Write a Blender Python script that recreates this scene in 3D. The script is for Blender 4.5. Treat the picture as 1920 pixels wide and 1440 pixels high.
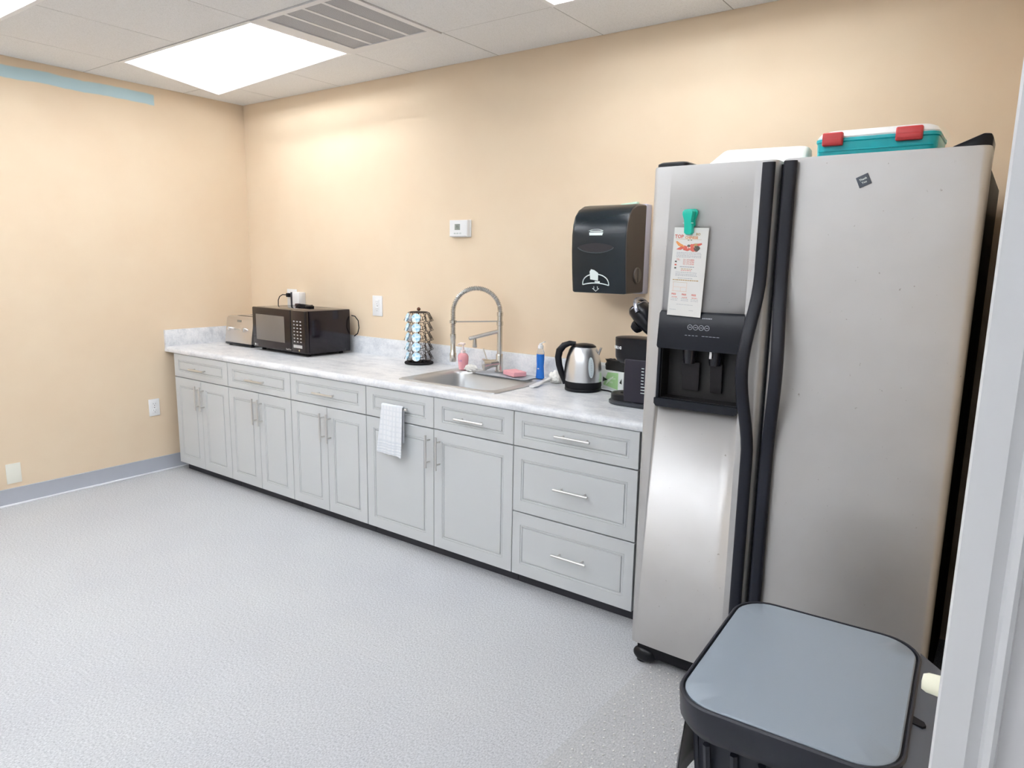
import bpy, bmesh, math, random
from mathutils import Vector, Matrix
random.seed(7)
scene = bpy.context.scene
for o in list(bpy.data.objects): bpy.data.objects.remove(o, do_unlink=True)
C = scene.collection
PI = math.pi

# ------------------------------------------------------------------ camera
cam_d = bpy.data.cameras.new('camera'); cam = bpy.data.objects.new('camera', cam_d); C.objects.link(cam)
yaw, pitch, roll = -0.6268, -0.1727, 0.0176
cy_, sy_, cp_, sp_ = math.cos(yaw), math.sin(yaw), math.cos(pitch), math.sin(pitch)
fwd = Vector((sy_*cp_, cy_*cp_, sp_)); rt = Vector((cy_, -sy_, 0)); up = rt.cross(fwd)
r2 = rt*math.cos(roll) + up*math.sin(roll); u2 = -rt*math.sin(roll) + up*math.cos(roll)
M = Matrix((r2, u2, -fwd)).transposed().to_4x4()
M.translation = Vector((5.0034, -3.3319, 1.5598))
cam.matrix_world = M
cam_d.sensor_fit = 'HORIZONTAL'; cam_d.sensor_width = 36.0
cam_d.lens = 36.0*1310.3/1920.0
cam_d.clip_start = 0.02
scene.camera = cam

# ------------------------------------------------------------------ world, exposure
w = bpy.data.worlds.new('world'); scene.world = w; w.use_nodes = True
w.node_tree.nodes['Background'].inputs[0].default_value = (0.75, 0.8, 0.9, 1)
w.node_tree.nodes['Background'].inputs[1].default_value = 0.3
scene.view_settings.view_transform = 'Standard'
scene.view_settings.look = 'None'
scene.view_settings.gamma = 1
scene.view_settings.use_curve_mapping = False
scene.view_settings.exposure = 0.97
TUBE = 34.0      # strength of the fluorescent tubes
LENS = 1.3       # glow scattered by the troffer lens

# ------------------------------------------------------------------ materials
def S(r, g, b):
    f = lambda c: (c/255/12.92) if c/255 <= 0.04045 else ((c/255+0.055)/1.055)**2.4
    return (f(r), f(g), f(b), 1)
MATS = {}
def mat(name, col, rough=0.5, metal=0.0, **k):
    if name in MATS: return MATS[name]
    m = bpy.data.materials.new(name); m.use_nodes = True
    nt = m.node_tree; b = nt.nodes['Principled BSDF']
    b.inputs['Base Color'].default_value = col
    b.inputs['Roughness'].default_value = rough
    b.inputs['Metallic'].default_value = metal
    if 'spec' in k: b.inputs['Specular IOR Level'].default_value = k['spec']
    if 'coat' in k: b.inputs['Coat Weight'].default_value = k['coat']; b.inputs['Coat Roughness'].default_value = 0.1
    if 'trans' in k: b.inputs['Transmission Weight'].default_value = k['trans']
    if 'ior' in k: b.inputs['IOR'].default_value = k['ior']
    if 'alpha' in k: b.inputs['Alpha'].default_value = k['alpha']
    if 'emit' in k: b.inputs['Emission Color'].default_value = k['emit'][0]; b.inputs['Emission Strength'].default_value = k['emit'][1]
    MATS[name] = m
    return m
def nodes(m): return m.node_tree, m.node_tree.nodes['Principled BSDF']
def coords(nt, scale=(1, 1, 1)):
    t = nt.nodes.new('ShaderNodeTexCoord'); mp = nt.nodes.new('ShaderNodeMapping')
    mp.inputs['Scale'].default_value = scale
    nt.links.new(t.outputs['Object'], mp.inputs['Vector']); return mp.outputs['Vector']
def noise(nt, vec, scale, detail=4, rough=0.6):
    n = nt.nodes.new('ShaderNodeTexNoise'); n.inputs['Scale'].default_value = scale
    n.inputs['Detail'].default_value = detail; n.inputs['Roughness'].default_value = rough
    nt.links.new(vec, n.inputs['Vector']); return n.outputs['Fac']
def ramp(nt, fac, stops):
    r = nt.nodes.new('ShaderNodeValToRGB'); e = r.color_ramp.elements
    while len(e) < len(stops): e.new(0.5)
    for q, (p, c) in zip(e, stops): q.position = p; q.color = c
    nt.links.new(fac, r.inputs['Fac']); return r.outputs['Color']
def bump(nt, b, h, strength=0.2, dist=0.01):
    bn = nt.nodes.new('ShaderNodeBump'); bn.inputs['Strength'].default_value = strength; bn.inputs['Distance'].default_value = dist
    nt.links.new(h, bn.inputs['Height']); nt.links.new(bn.outputs['Normal'], b.inputs['Normal'])
def mixc(nt, fac, a, bcol):
    mx = nt.nodes.new('ShaderNodeMix'); mx.data_type = 'RGBA'
    for s, v in ((mx.inputs[0], fac), (mx.inputs[6], a), (mx.inputs[7], bcol)):
        if hasattr(v, 'is_output'): nt.links.new(v, s)
        else: s.default_value = v
    return mx.outputs[2]
def math_(nt, op, a, b=None, clamp=False):
    n = nt.nodes.new('ShaderNodeMath'); n.operation = op; n.use_clamp = clamp
    for s, v in ((n.inputs[0], a), (n.inputs[1], b)):
        if v is None: continue
        if hasattr(v, 'is_output'): nt.links.new(v, s)
        else: s.default_value = v
    return n.outputs[0]

WALLC = (0.78, 0.63, 0.455, 1)
def wall_material(name, blue=False):
    m = mat(name, WALLC, 0.75, spec=0.3); nt, b = nodes(m)
    v = coords(nt)
    col = ramp(nt, noise(nt, v, 2.2, 3), [(0.3, (0.77, 0.61, 0.44, 1)), (0.7, (0.79, 0.645, 0.475, 1))])
    if blue:   # an unpainted strip of older blue paint high on the wall
        sp = nt.nodes.new('ShaderNodeSeparateXYZ'); nt.links.new(v, sp.inputs[0])
        n1 = noise(nt, coords(nt, (1, 1, 0.2)), 5.0, 3, 0.5)
        wob = math_(nt, 'MULTIPLY', math_(nt, 'SUBTRACT', n1, 0.5), 0.035)
        z = math_(nt, 'ADD', sp.outputs['Z'], wob)
        y = sp.outputs['Y']
        # the band leans: lower edge 2.574 near its end, 2.59 further off
        a = math_(nt, 'MULTIPLY', math_(nt, 'SUBTRACT', z, 2.580), 250, True)
        c = math_(nt, 'MULTIPLY', math_(nt, 'SUBTRACT', 2.656, z), 120, True)
        d = math_(nt, 'MULTIPLY', math_(nt, 'SUBTRACT', -0.688, y), 250, True)
        msk = math_(nt, 'MULTIPLY', math_(nt, 'MULTIPLY', a, c), d)
        col = mixc(nt, msk, col, (0.50, 0.66, 0.70, 1))
    nt.links.new(col, b.inputs['Base Color'])
    bump(nt, b, noise(nt, v, 130, 2), 0.12, 0.002)
    return m
def carpet_material():
    m = mat('carpet', (0.5, 0.52, 0.55, 1), 0.95, spec=0.1); nt, b = nodes(m)
    v = coords(nt)
    n1 = noise(nt, coords(nt, (1, 0.6, 1)), 190, 3, 0.75); n2 = noise(nt, v, 1.2, 2)
    c1 = ramp(nt, n1, [(0.28, (0.33, 0.34, 0.36, 1)), (0.5, (0.54, 0.55, 0.565, 1)), (0.70, (0.70, 0.71, 0.72, 1))])
    c2 = ramp(nt, n2, [(0.3, (0.93, 0.93, 0.95, 1)), (0.7, (1, 1, 1, 1))])
    mx = nt.nodes.new('ShaderNodeMix'); mx.data_type = 'RGBA'; mx.blend_type = 'MULTIPLY'; mx.inputs[0].default_value = 1
    nt.links.new(c1, mx.inputs[6]); nt.links.new(c2, mx.inputs[7]); nt.links.new(mx.outputs[2], b.inputs['Base Color'])
    bump(nt, b, n1, 0.35, 0.003)
    return m
def ceiling_material():
    m = mat('ceiling_tile', (0.72, 0.71, 0.69, 1), 0.95, spec=0.1); nt, b = nodes(m)
    v = coords(nt)
    n1 = noise(nt, v, 220, 3, 0.7)
    nt.links.new(ramp(nt, n1, [(0.32, (0.72, 0.72, 0.71, 1)), (0.48, (0.86, 0.86, 0.86, 1)), (0.8, (0.90, 0.90, 0.90, 1))]), b.inputs['Base Color'])
    bump(nt, b, n1, 0.4, 0.004)
    return m
def laminate_material():
    m = mat('laminate', (0.75, 0.77, 0.8, 1), 0.32, spec=0.5); nt, b = nodes(m)
    n1 = noise(nt, coords(nt, (1, 2.2, 1.5)), 7, 8, 0.75); n2 = noise(nt, coords(nt), 90, 3, 0.6)
    c1 = ramp(nt, n1, [(0.34, (0.57, 0.59, 0.63, 1)), (0.5, (0.76, 0.775, 0.80, 1)), (0.66, (0.86, 0.865, 0.88, 1))])
    c2 = ramp(nt, n2, [(0.3, (0.86, 0.87, 0.89, 1)), (0.6, (1, 1, 1, 1))])
    mx = nt.nodes.new('ShaderNodeMix'); mx.data_type = 'RGBA'; mx.blend_type = 'MULTIPLY'; mx.inputs[0].default_value = 0.8
    nt.links.new(c1, mx.inputs[6]); nt.links.new(c2, mx.inputs[7]); nt.links.new(mx.outputs[2], b.inputs['Base Color'])
    return m
def steel(name, col, rough, scale=(2, 2, 300), wob=0.0, metal=0.9):
    m = mat(name, col, rough, metal); nt, b = nodes(m)
    n = noise(nt, coords(nt, scale), 3, 4, 0.7)
    r = nt.nodes.new('ShaderNodeMapRange'); r.inputs[3].default_value = rough-0.06; r.inputs[4].default_value = rough+0.08
    nt.links.new(n, r.inputs[0]); nt.links.new(r.outputs[0], b.inputs['Roughness'])
    if wob: 
        n2 = noise(nt, coords(nt, (1, 1, 1.6)), 2.3, 1, 0.3); bump(nt, b, n2, wob, 0.05)
    return m
def fridge_steel():
    m = mat('fridge_steel', (0.66, 0.645, 0.63, 1), 0.45, 0.7); nt, b = nodes(m)
    v = coords(nt)
    n = noise(nt, coords(nt, (4, 4, 500)), 3, 4, 0.7)
    r = nt.nodes.new('ShaderNodeMapRange'); r.inputs[3].default_value = 0.40; r.inputs[4].default_value = 0.50
    nt.links.new(n, r.inputs[0]); nt.links.new(r.outputs[0], b.inputs['Roughness'])
    # small dark specks and smudges of wear, more of them low down
    sp = noise(nt, v, 75, 2, 0.5)
    speck = ramp(nt, sp, [(0.20, (0.6, 0.57, 0.53, 1)), (0.26, (1, 1, 1, 1))])
    sm = ramp(nt, noise(nt, v, 3.0, 3), [(0.3, (0.93, 0.92, 0.91, 1)), (0.65, (1, 1, 1, 1))])
    mx = nt.nodes.new('ShaderNodeMix'); mx.data_type = 'RGBA'; mx.blend_type = 'MULTIPLY'; mx.inputs[0].default_value = 1
    nt.links.new(speck, mx.inputs[6]); nt.links.new(sm, mx.inputs[7])
    m2 = nt.nodes.new('ShaderNodeMix'); m2.data_type = 'RGBA'; m2.blend_type = 'MULTIPLY'; m2.inputs[0].default_value = 1
    m2.inputs[7].default_value = (0.58, 0.573, 0.57, 1)
    nt.links.new(mx.outputs[2], m2.inputs[6]); nt.links.new(m2.outputs[2], b.inputs['Base Color'])
    bump(nt, b, noise(nt, coords(nt, (1, 1, 1.5)), 2.6, 1, 0.3), 0.25, 0.04)
    return m
def emission(name, col, s, trans=0.0):
    m = bpy.data.materials.new(name); m.use_nodes = True; nt = m.node_tree; nt.nodes.clear()
    o = nt.nodes.new('ShaderNodeOutputMaterial'); e = nt.nodes.new('ShaderNodeEmission')
    e.inputs[0].default_value = col; e.inputs[1].default_value = s
    if trans:
        t = nt.nodes.new('ShaderNodeBsdfTransparent'); a = nt.nodes.new('ShaderNodeMixShader'); a.inputs[0].default_value = trans
        nt.links.new(e.outputs[0], a.inputs[1]); nt.links.new(t.outputs[0], a.inputs[2]); nt.links.new(a.outputs[0], o.inputs[0])
    else: nt.links.new(e.outputs[0], o.inputs[0])
    MATS[name] = m; return m

WALL = wall_material('tan_paint'); WALLB = wall_material('tan_paint_blue_strip', True)
CARPET = carpet_material(); CEIL = ceiling_material(); LAM = laminate_material()
WHITE = mat('white_paint', (0.80, 0.80, 0.81, 1), 0.45)
GREYW = mat('grey_wall_paint', (0.62, 0.61, 0.62, 1), 0.7)
CAB = mat('cabinet_grey', (0.605, 0.622, 0.63, 1), 0.42)
CABIN = mat('cabinet_box', (0.35, 0.36, 0.36, 1), 0.6)
TOE = mat('toe_kick_black', (0.035, 0.035, 0.045, 1), 0.6)
BASEB = mat('grey_vinyl_base', (0.42, 0.44, 0.49, 1), 0.45)
STRIPM = mat('white_strip', (0.86, 0.87, 0.9, 1), 0.4)
NICKEL = mat('brushed_nickel', (0.72, 0.71, 0.69, 1), 0.28, 0.95)
FAUC = mat('faucet_nickel', (0.66, 0.64, 0.60, 1), 0.25, 0.95)
CHROME = mat('chrome', (0.85, 0.85, 0.86, 1), 0.08, 1.0)
SINKM = steel('sink_steel', (0.58, 0.59, 0.60, 1), 0.34, (40, 40, 40), metal=.75)
FST = fridge_steel()
KST = mat('kettle_steel', (0.72, 0.73, 0.75, 1), 0.27, 0.85)
TST = steel('toaster_steel', (0.66, 0.62, 0.58, 1), 0.33, (2, 2, 120))
BLACK = mat('black_plastic', (0.004, 0.0045, 0.008, 1), 0.3, spec=.3)
BLACKM = mat('black_matte', (0.006, 0.006, 0.009, 1), 0.6, spec=.25)
HANDLEM = mat('handle_black', (0.008, 0.010, 0.019, 1), 0.42, spec=.35)
MWM = mat('microwave_black', (0.012, 0.006, 0.006, 1), 0.2, spec=.4)
MWS = mat('microwave_case', (0.008, 0.005, 0.010, 1), 0.12, spec=.45)
MWWIN = mat('microwave_window', (0.17, 0.145, 0.125, 1), 0.35)
BODYBLK = mat('fridge_case', (0.01, 0.009, 0.009, 1), 0.55)
WPL = mat('white_plastic', (0.86, 0.86, 0.86, 1), 0.35)
IVORY = mat('ivory_plastic', (0.84, 0.83, 0.74, 1), 0.35)
PRINT = mat('print_white', (0.78, 0.86, 0.84, 1), 0.5)
PRINTG = mat('print_grey', (0.42, 0.44, 0.5, 1), 0.5)
SLOT = mat('slot_dark', (0.10, 0.10, 0.10, 1), 0.6)

# ------------------------------------------------------------------ mesh helpers
class MB:
    """collects shapes into one bmesh; m = material slot"""
    def __init__(s): s.bm = bmesh.new()
    def _fin(s, fs, m, smooth):
        for f in fs: f.material_index = m; f.smooth = smooth
    def box(s, x0, x1, y0, y1, z0, z1, bev=0.0, seg=2, m=0, rot=None, piv=None):
        x0, x1 = min(x0, x1), max(x0, x1); y0, y1 = min(y0, y1), max(y0, y1); z0, z1 = min(z0, z1), max(z0, z1)
        t = bmesh.new()
        bmesh.ops.create_cube(t, size=1)
        for v in t.verts:
            v.co = Vector(((x0+x1)/2+v.co.x*(x1-x0), (y0+y1)/2+v.co.y*(y1-y0), (z0+z1)/2+v.co.z*(z1-z0)))
        if bev > 0:
            bmesh.ops.bevel(t, geom=t.edges[:], offset=min(bev, 0.49*min(x1-x0, y1-y0, z1-z0)), segments=seg, profile=0.5, affect='EDGES')
        s.merge(t, m, bev > 0, rot, piv); return s
    def merge(s, t, m=0, smooth=False, rot=None, piv=None, keep=False):
        if rot is not None:
            p = Vector(piv or (0, 0, 0))
            for v in t.verts: v.co = rot @ (v.co-p) + p
        mp = {}
        for v in t.verts: mp[v] = s.bm.verts.new(v.co)
        for f in t.faces:
            try: g = s.bm.faces.new([mp[v] for v in f.verts])
            except ValueError: continue
            g.material_index = f.material_index if keep else m; g.smooth = smooth
        t.free()
    def loft(s, rings, m=0, cap=(True, True), smooth=True, closed=True):
        vs = [[s.bm.verts.new(Vector(p)) for p in r] for r in rings]; n = len(vs[0])
        for a, b in zip(vs, vs[1:]):
            for i in range(n if closed else n-1):
                j = (i+1) % n
                try: f = s.bm.faces.new((a[i], a[j], b[j], b[i])); f.material_index = m; f.smooth = smooth
                except ValueError: pass
        for c, r in zip(cap, (vs[0][::-1], vs[-1])):
            if c and n > 2:
                try: f = s.bm.faces.new(r); f.material_index = m
                except ValueError: pass
        return s
    def prism(s, poly, axis, a, b, m=0, smooth=False, bev=0.0):
        """poly: 2D points in the other two axes; extruded along axis from a to b"""
        def P(u, v, t):
            return {'x': (t, u, v), 'y': (u, t, v), 'z': (u, v, t)}[axis]
        t = bmesh.new()
        A = [t.verts.new(P(u, v, a)) for u, v in poly]; B = [t.verts.new(P(u, v, b)) for u, v in poly]
        n = len(poly)
        for i in range(n): t.faces.new((A[i], A[(i+1) % n], B[(i+1) % n], B[i]))
        t.faces.new(A[::-1]); t.faces.new(B)
        bmesh.ops.recalc_face_normals(t, faces=t.faces[:])
        if bev: bmesh.ops.bevel(t, geom=t.edges[:], offset=bev, segments=2, profile=0.5, affect='EDGES')
        s.merge(t, m, smooth or bev > 0); return s
    def tube(s, pts, r, n=10, m=0, cap=True, closed=False):
        pts = [Vector(p) for p in pts]; N = len(pts)
        rs = r if isinstance(r, (list, tuple)) else [r]*N
        rings = []; prev = None
        for i, p in enumerate(pts):
            if closed: d = (pts[(i+1) % N]-pts[i-1])
            else: d = pts[min(i+1, N-1)]-pts[max(i-1, 0)]
            d = d.normalized() if d.length > 1e-9 else Vector((0, 0, 1))
            if prev is None:
                a = d.cross(Vector((0, 0, 1)));
                if a.length < 1e-3: a = d.cross(Vector((1, 0, 0)))
                a.normalize()
            else:
                a = prev - d*prev.dot(d); a.normalize()
            prev = a; b = d.cross(a)
            rings.append([p + (a*math.cos(2*PI*k/n)+b*math.sin(2*PI*k/n))*rs[i] for k in range(n)])
        if closed: rings.append(rings[0]); cap = False
        return s.loft(rings, m, (cap, cap))
    def cyl(s, p, q, r, r2=None, n=20, m=0): return s.tube([p, q], [r, r if r2 is None else r2], n, m)
    def lathe(s, prof, c, n=32, m=0, axis='z'):
        """prof: (radius, height) list"""
        rings = []
        for r, h in prof:
            ring = []
            for k in range(n):
                a = 2*PI*k/n; u, v = r*math.cos(a), r*math.sin(a)
                d = {'z': (u, v, h), 'y': (u, h, v), 'x': (h, u, v)}[axis]
                ring.append((c[0]+d[0], c[1]+d[1], c[2]+d[2]))
            rings.append(ring)
        return s.loft(rings, m)
    def ball(s, c, rx, ry=None, rz=None, m=0, sub=2, jit=0.0, seed=0):
        ry = rx if ry is None else ry; rz = rx if rz is None else rz
        t = bmesh.new(); bmesh.ops.create_icosphere(t, subdivisions=sub, radius=1)
        rnd = random.Random(seed)
        for v in t.verts:
            k = 1 + (rnd.random()-0.5)*2*jit
            v.co = Vector((c[0]+v.co.x*rx*k, c[1]+v.co.y*ry*k, c[2]+v.co.z*rz*k))
        s.merge(t, m, True); return s
    def text(s, body, size, mat4, m=0, depth=0.0, align='LEFT', sx=1.0, bold=0.0):
        cu = bpy.data.curves.new('t', 'FONT'); cu.body = body; cu.size = size; cu.align_x = align; cu.extrude = depth; cu.offset = bold; cu.resolution_u = 2
        ob = bpy.data.objects.new('t', cu); C.objects.link(ob)
        dg = bpy.context.evaluated_depsgraph_get(); me = bpy.data.meshes.new_from_object(ob.evaluated_get(dg))
        t = bmesh.new(); t.from_mesh(me)
        for v in t.verts: v.co.x *= sx; v.co = mat4 @ v.co
        bpy.data.objects.remove(ob); bpy.data.curves.remove(cu); bpy.data.meshes.remove(me)
        s.merge(t, m, False); return s
    def xform(s, mat4):
        for v in s.bm.verts: v.co = mat4 @ v.co
        return s
    def build(s, name, mats, parent=None, recalc=True, origin=None, noauto=False):
        bmesh.ops.remove_doubles(s.bm, verts=s.bm.verts, dist=1e-6)
        if recalc: bmesh.ops.recalc_face_normals(s.bm, faces=s.bm.faces)
        off = Vector((0, 0, 0))
        if origin is not None: off = Vector(origin)
        if parent is not None and not parent.get('_keep'): pass
        me = bpy.data.meshes.new(name)
        if off.length: bmesh.ops.translate(s.bm, verts=s.bm.verts, vec=-off)
        s.bm.to_mesh(me); s.bm.free()
        for m in (mats if isinstance(mats, (list, tuple)) else [mats]): me.materials.append(m)
        if not noauto:
            try: me.set_sharp_from_angle(angle=math.radians(35))
            except Exception: pass
        o = bpy.data.objects.new(name, me); C.objects.link(o); o.location = off
        if parent is not None:
            o.parent = parent; o.matrix_parent_inverse = world_of(parent).inverted()
        return o
def world_of(o):
    m = Matrix.LocRotScale(o.location, o.rotation_euler, o.scale)
    if o.parent is not None: m = world_of(o.parent) @ o.matrix_parent_inverse @ m
    return m
def rrect(cx, cy, w_, d_, r, z, n=6):
    pts = []
    for (sx, sy, a0) in ((1, 1, 0), (-1, 1, PI/2), (-1, -1, PI), (1, -1, 3*PI/2)):
        for k in range(n+1):
            a = a0 + k*PI/2/n
            pts.append((cx+sx*(w_/2-r)+r*math.cos(a), cy+sy*(d_/2-r)+r*math.sin(a), z))
    return pts
def XZ(x, y, z, rotx=0.0, roll=0.0):
    """text plane standing upright, facing -y"""
    return Matrix.Translation((x, y, z)) @ Matrix.Rotation(roll, 4, 'Y') @ Matrix.Rotation(PI/2+rotx, 4, 'X')
def thing(name, label, cat, loc=(0, 0, 0), group=None):
    o = bpy.data.objects.new(name, None); C.objects.link(o); o.location = loc
    o.empty_display_size = 0.05
    o['label'] = label; o['category'] = cat
    if group: o['group'] = group
    return o
def tag(o, label, cat, group=None):
    o['label'] = label; o['category'] = cat
    if group: o['group'] = group
    return o
def struct(name, mb, m, parent=None, **k):
    o = mb.build(name, m, parent, **k)
    if parent is None: o['kind'] = 'structure'
    return o

# ================================================================== SETTING
H = 2.702
XR, YF = 6.6, -6.3           # far extents of the room behind the viewpoint
struct('floor', MB().box(-0.1, XR, YF, 0.1, -0.06, 0.0), CARPET)
struct('wall_back', MB().box(-0.1, 5.16, 0, 0.1, 0, H+0.2), WALL)
struct('wall_left', MB().box(-0.1, 0, YF, 0, 0, H+0.2), WALLB)
struct('wall_right', MB().box(5.06, 5.16, -2.18, 0, 0, H+0.2).box(4.936, 5.06, -1.0, 0, 0, H+0.2), WALL)  # the short return beside the fridge is unseen, added to keep the gap dark
struct('wall_partition', MB().box(4.985, XR, -2.30, -2.18, 0, H+0.2), GREYW)
HALLW = mat('hall_paint', (0.84, 0.84, 0.83, 1), 0.7)
struct('wall_hall', MB().box(XR, XR+0.1, YF, -2.18, 0, H+0.2), HALLW)
struct('wall_front', MB().box(-0.1, XR+0.1, YF-0.1, YF, 0, H+0.2), HALLW)
# casing with a stepped profile on the end of the partition (the profile runs up the wall)
prof = [(4.972, -2.17), (4.972, -2.318), (4.975, -2.321), (5.010, -2.321), (5.014, -2.317), (5.024, -2.312), (5.028, -2.317), (5.036, -2.319), (5.041, -2.314), (5.043, -2.300), (4.985, -2.300), (4.985, -2.17)]
struct('trim_1', MB().prism(prof, 'z', 0, 2.35), mat('casing_paint', (0.66, 0.66, 0.67, 1), 0.45))
# vinyl cove base and the pale strip along its foot
bp = [(0.0, 0.106), (0.006, 0.103), (0.007, 0.02), (0.012, 0.008), (0.012, 0.0), (0.0, 0.0)]
struct('baseboard_left', MB().prism(bp, 'y', -6.3, -0.001), [BASEB])
struct('trim_2', MB().box(0.012, 0.030, -6.29, -0.62, 0.0, 0.009, 0.002), STRIPM)
struct('baseboard_right', MB().prism([(5.06-a, b) for a, b in bp], 'y', -2.17, -1.001), BASEB)

# ---- ceiling: lay-in panels hung in a tee grid, openings where troffers and vent sit
gx = [0.0, 0.456, 1.122, 1.790, 2.457, 3.124, 3.791, 4.458, 5.125, 5.792, 6.6]
gy = [0.0, -0.475, -1.135, -1.815, -2.482, -3.149, -3.816, -4.483, -5.150, -5.817, -6.3]
troffers = [(1, 1), (1, 3), (5, 1), (3, 4), (1, 6), (3, 7), (5, 5), (7, 7)]   # cell of the left half of each 2x4 fixture; those behind the viewer are unseen, added as fill
openc = set()
for i, j in troffers: openc |= {(i, j), (i+1, j)}
openc.add((3, 1))
cb = MB(); rnd = random.Random(3)
merged = {(4, 0), (4, 1)}
for i in range(10):
    for j in range(10):
        if (i, j) in openc: continue
        x0, x1, y1, y0 = gx[i], gx[i+1], gy[j], gy[j+1]
        dz = 0.0 if i and j else 0.0005
        cb.box(x0+0.0025, x1-0.0025, y0+0.0025, y1-0.0025, H+dz+rnd.random()*0.0008, H+0.016)
cb.box(-0.1, XR+0.1, YF-0.1, 0.1, H+0.12, H+0.16)          # slab over the plenum
struct('ceiling', cb, CEIL)
tg = MB()
for x in gx[1:-1]: 
    tg.box(x-0.011, x+0.011, YF, 0, H+0.0022, H+0.005)
for y in gy[1:-1]: tg.box(0, XR, y-0.011, y+0.011, H+0.0022, H+0.005)
# the tees are interrupted where a fixture spans two bays
GRID = mat('grid_paint', (0.34, 0.33, 0.32, 1), 0.6)
t2 = MB()
def bars(fixed, vary, vert):
    for a in fixed[1:-1]:
        for b0, b1 in zip(vary, vary[1:]):
            mid = (b0+b1)/2; ok = True
            for i, j in troffers:
                X0, X1, Y1, Y0 = gx[i], gx[i+2], gy[j], gy[j+1]
                px, py = (a, mid) if vert else (mid, a)
                if X0+0.02 < px < X1-0.02 and Y0+0.02 < py < Y1-0.02: ok = False
            if not ok: continue
            if vert: t2.box(a-0.011, a+0.011, b1, b0, H+0.0016, H+0.004)
            else: t2.box(b0, b1, a-0.011, a+0.011, H+0.0016, H+0.004)
tg.bm.free()
bars(gx, gy, True); bars(gy, gx, False)
struct('trim_3', t2, GRID)

# ---- recessed fluorescent troffers
LENSM = emission('troffer_lens', (0.94, 0.98, 1.03, 1), LENS, 0.62)
TUBEM = [emission('tube_glow_dimmed', (0.94, 0.98, 1.03, 1), TUBE*0.72), emission('tube_glow', (0.94, 0.98, 1.03, 1), TUBE*1.1)]  # tubes near the back wall dimmed to tame its hot spot, the rest boosted
HOUS = mat('troffer_white', (0.88, 0.88, 0.88, 1), 0.5)
tl = ['glowing recessed ceiling light beside the vent, its lens sagging at the corner nearest the walls',
      'glowing ceiling light cut off by the top left corner of the photo',
      'recessed ceiling light above the steel refrigerator', 'unseen ceiling light added as fill in the middle of the room behind the viewer',
      'unseen ceiling light added as fill at the far left behind the viewer',
      'unseen ceiling light added as fill nearest the front wall', 'unseen ceiling light added as fill straight behind the viewer', 'unseen ceiling light added as fill in the front corner by the hall wall']
for n_, (i, j) in enumerate(troffers):
    x0, x1, y1, y0 = gx[i]+0.012, gx[i+2]-0.012, gy[j]-0.012, gy[j+1]+0.012
    t = thing('ceiling_light', tl[n_], 'ceiling light', ((x0+x1)/2, (y0+y1)/2, H), 'recessed fluorescent ceiling lights')
    hb = MB(); th = 0.004; zt = H+0.105
    hb.box(x0, x1, y0, y1, zt, zt+th)
    hb.box(x0, x0+th, y0, y1, H, zt); hb.box(x1-th, x1, y0, y1, H, zt)
    hb.box(x0, x1, y0, y0+th, H, zt); hb.box(x0, x1, y1-th, y1, H, zt)
    hb.build('housing', HOUS, t)
    f = 0.014; fb = MB()
    fb.box(x0-0.0095, x1+0.0095, y0-0.0095, y0+f, H-0.003, H+0.001); fb.box(x0-0.0095, x1+0.0095, y1-f, y1+0.0095, H-0.003, H+0.001)
    fb.box(x0-0.0095, x0+f, y0+f, y1-f, H-0.003, H+0.001); fb.box(x1-f, x1+0.0095, y0+f, y1-f, H-0.003, H+0.001)
    fb.build('frame', HOUS, t)
    for k in range(3):
        yy = y0+(y1-y0)*(0.22+0.28*k)
        MB().cyl((x0+0.03, yy, H+0.075), (x1-0.03, yy, H+0.075), 0.013, n=12).build('fluorescent_tube', TUBEM[0 if n_ in (0, 2) else 1], t)
    lb = MB(); e = 0.016; zs = [H+0.002]*4
    q = [(x0+e, y0+e), (x1-e, y0+e), (x1-e, y1-e), (x0+e, y1-e)]
    if n_ == 0: zs = [H-0.003, H+0.001, H-0.004, H-0.072]
    lb.loft([[(a, b, c) for (a, b), c in zip(q, zs)], [(a, b, c+0.003) for (a, b), c in zip(q, zs)]], smooth=False)
    lb.build('lens', LENSM, t)

# ---- return-air vent
t = thing('ceiling_vent', 'white framed ceiling vent with four grey perforated strips beside the glowing light', 'vent', (2.12, -0.8, H))
x0, x1, y1, y0 = 1.7925, 2.4545, -0.4775, -1.1325
a0, a1, b1, b0 = 1.876, 2.418, -0.546, -1.100
vb = MB(); zf = H-0.006
vb.box(x0, a0, y0, y1, zf, H+0.012); vb.box(a1, x1, y0, y1, zf, H+0.012)
vb.box(a0, a1, b1, y1, zf, H+0.012); vb.box(a0, a1, y0, b0, zf, H+0.012)
cuts = [2.014, 2.150, 2.288]
for c in cuts: vb.box(c-0.010, c+0.010, b0, b1, zf+0.003, H+0.010)
vb.build('frame', WHITE, t)
PERF = mat('perforated_grey', (0.30, 0.31, 0.34, 1), 0.6); nt, b = nodes(PERF)
vor = nt.nodes.new('ShaderNodeTexVoronoi'); vor.inputs['Scale'].default_value = 160; vor.inputs['Randomness'].default_value = 0.1
nt.links.new(coords(nt), vor.inputs['Vector'])
nt.links.new(ramp(nt, vor.outputs['Distance'], [(0.25, (0.22, 0.23, 0.25, 1)), (0.45, (0.50, 0.51, 0.54, 1))]), b.inputs['Base Color'])
ed = [a0]+cuts+[a1]
for k in range(4):
    MB().box(ed[k]+0.002, ed[k+1]-0.002, b0, b1, H-0.001, H+0.004).build('grille_panel', PERF, t)

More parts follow.
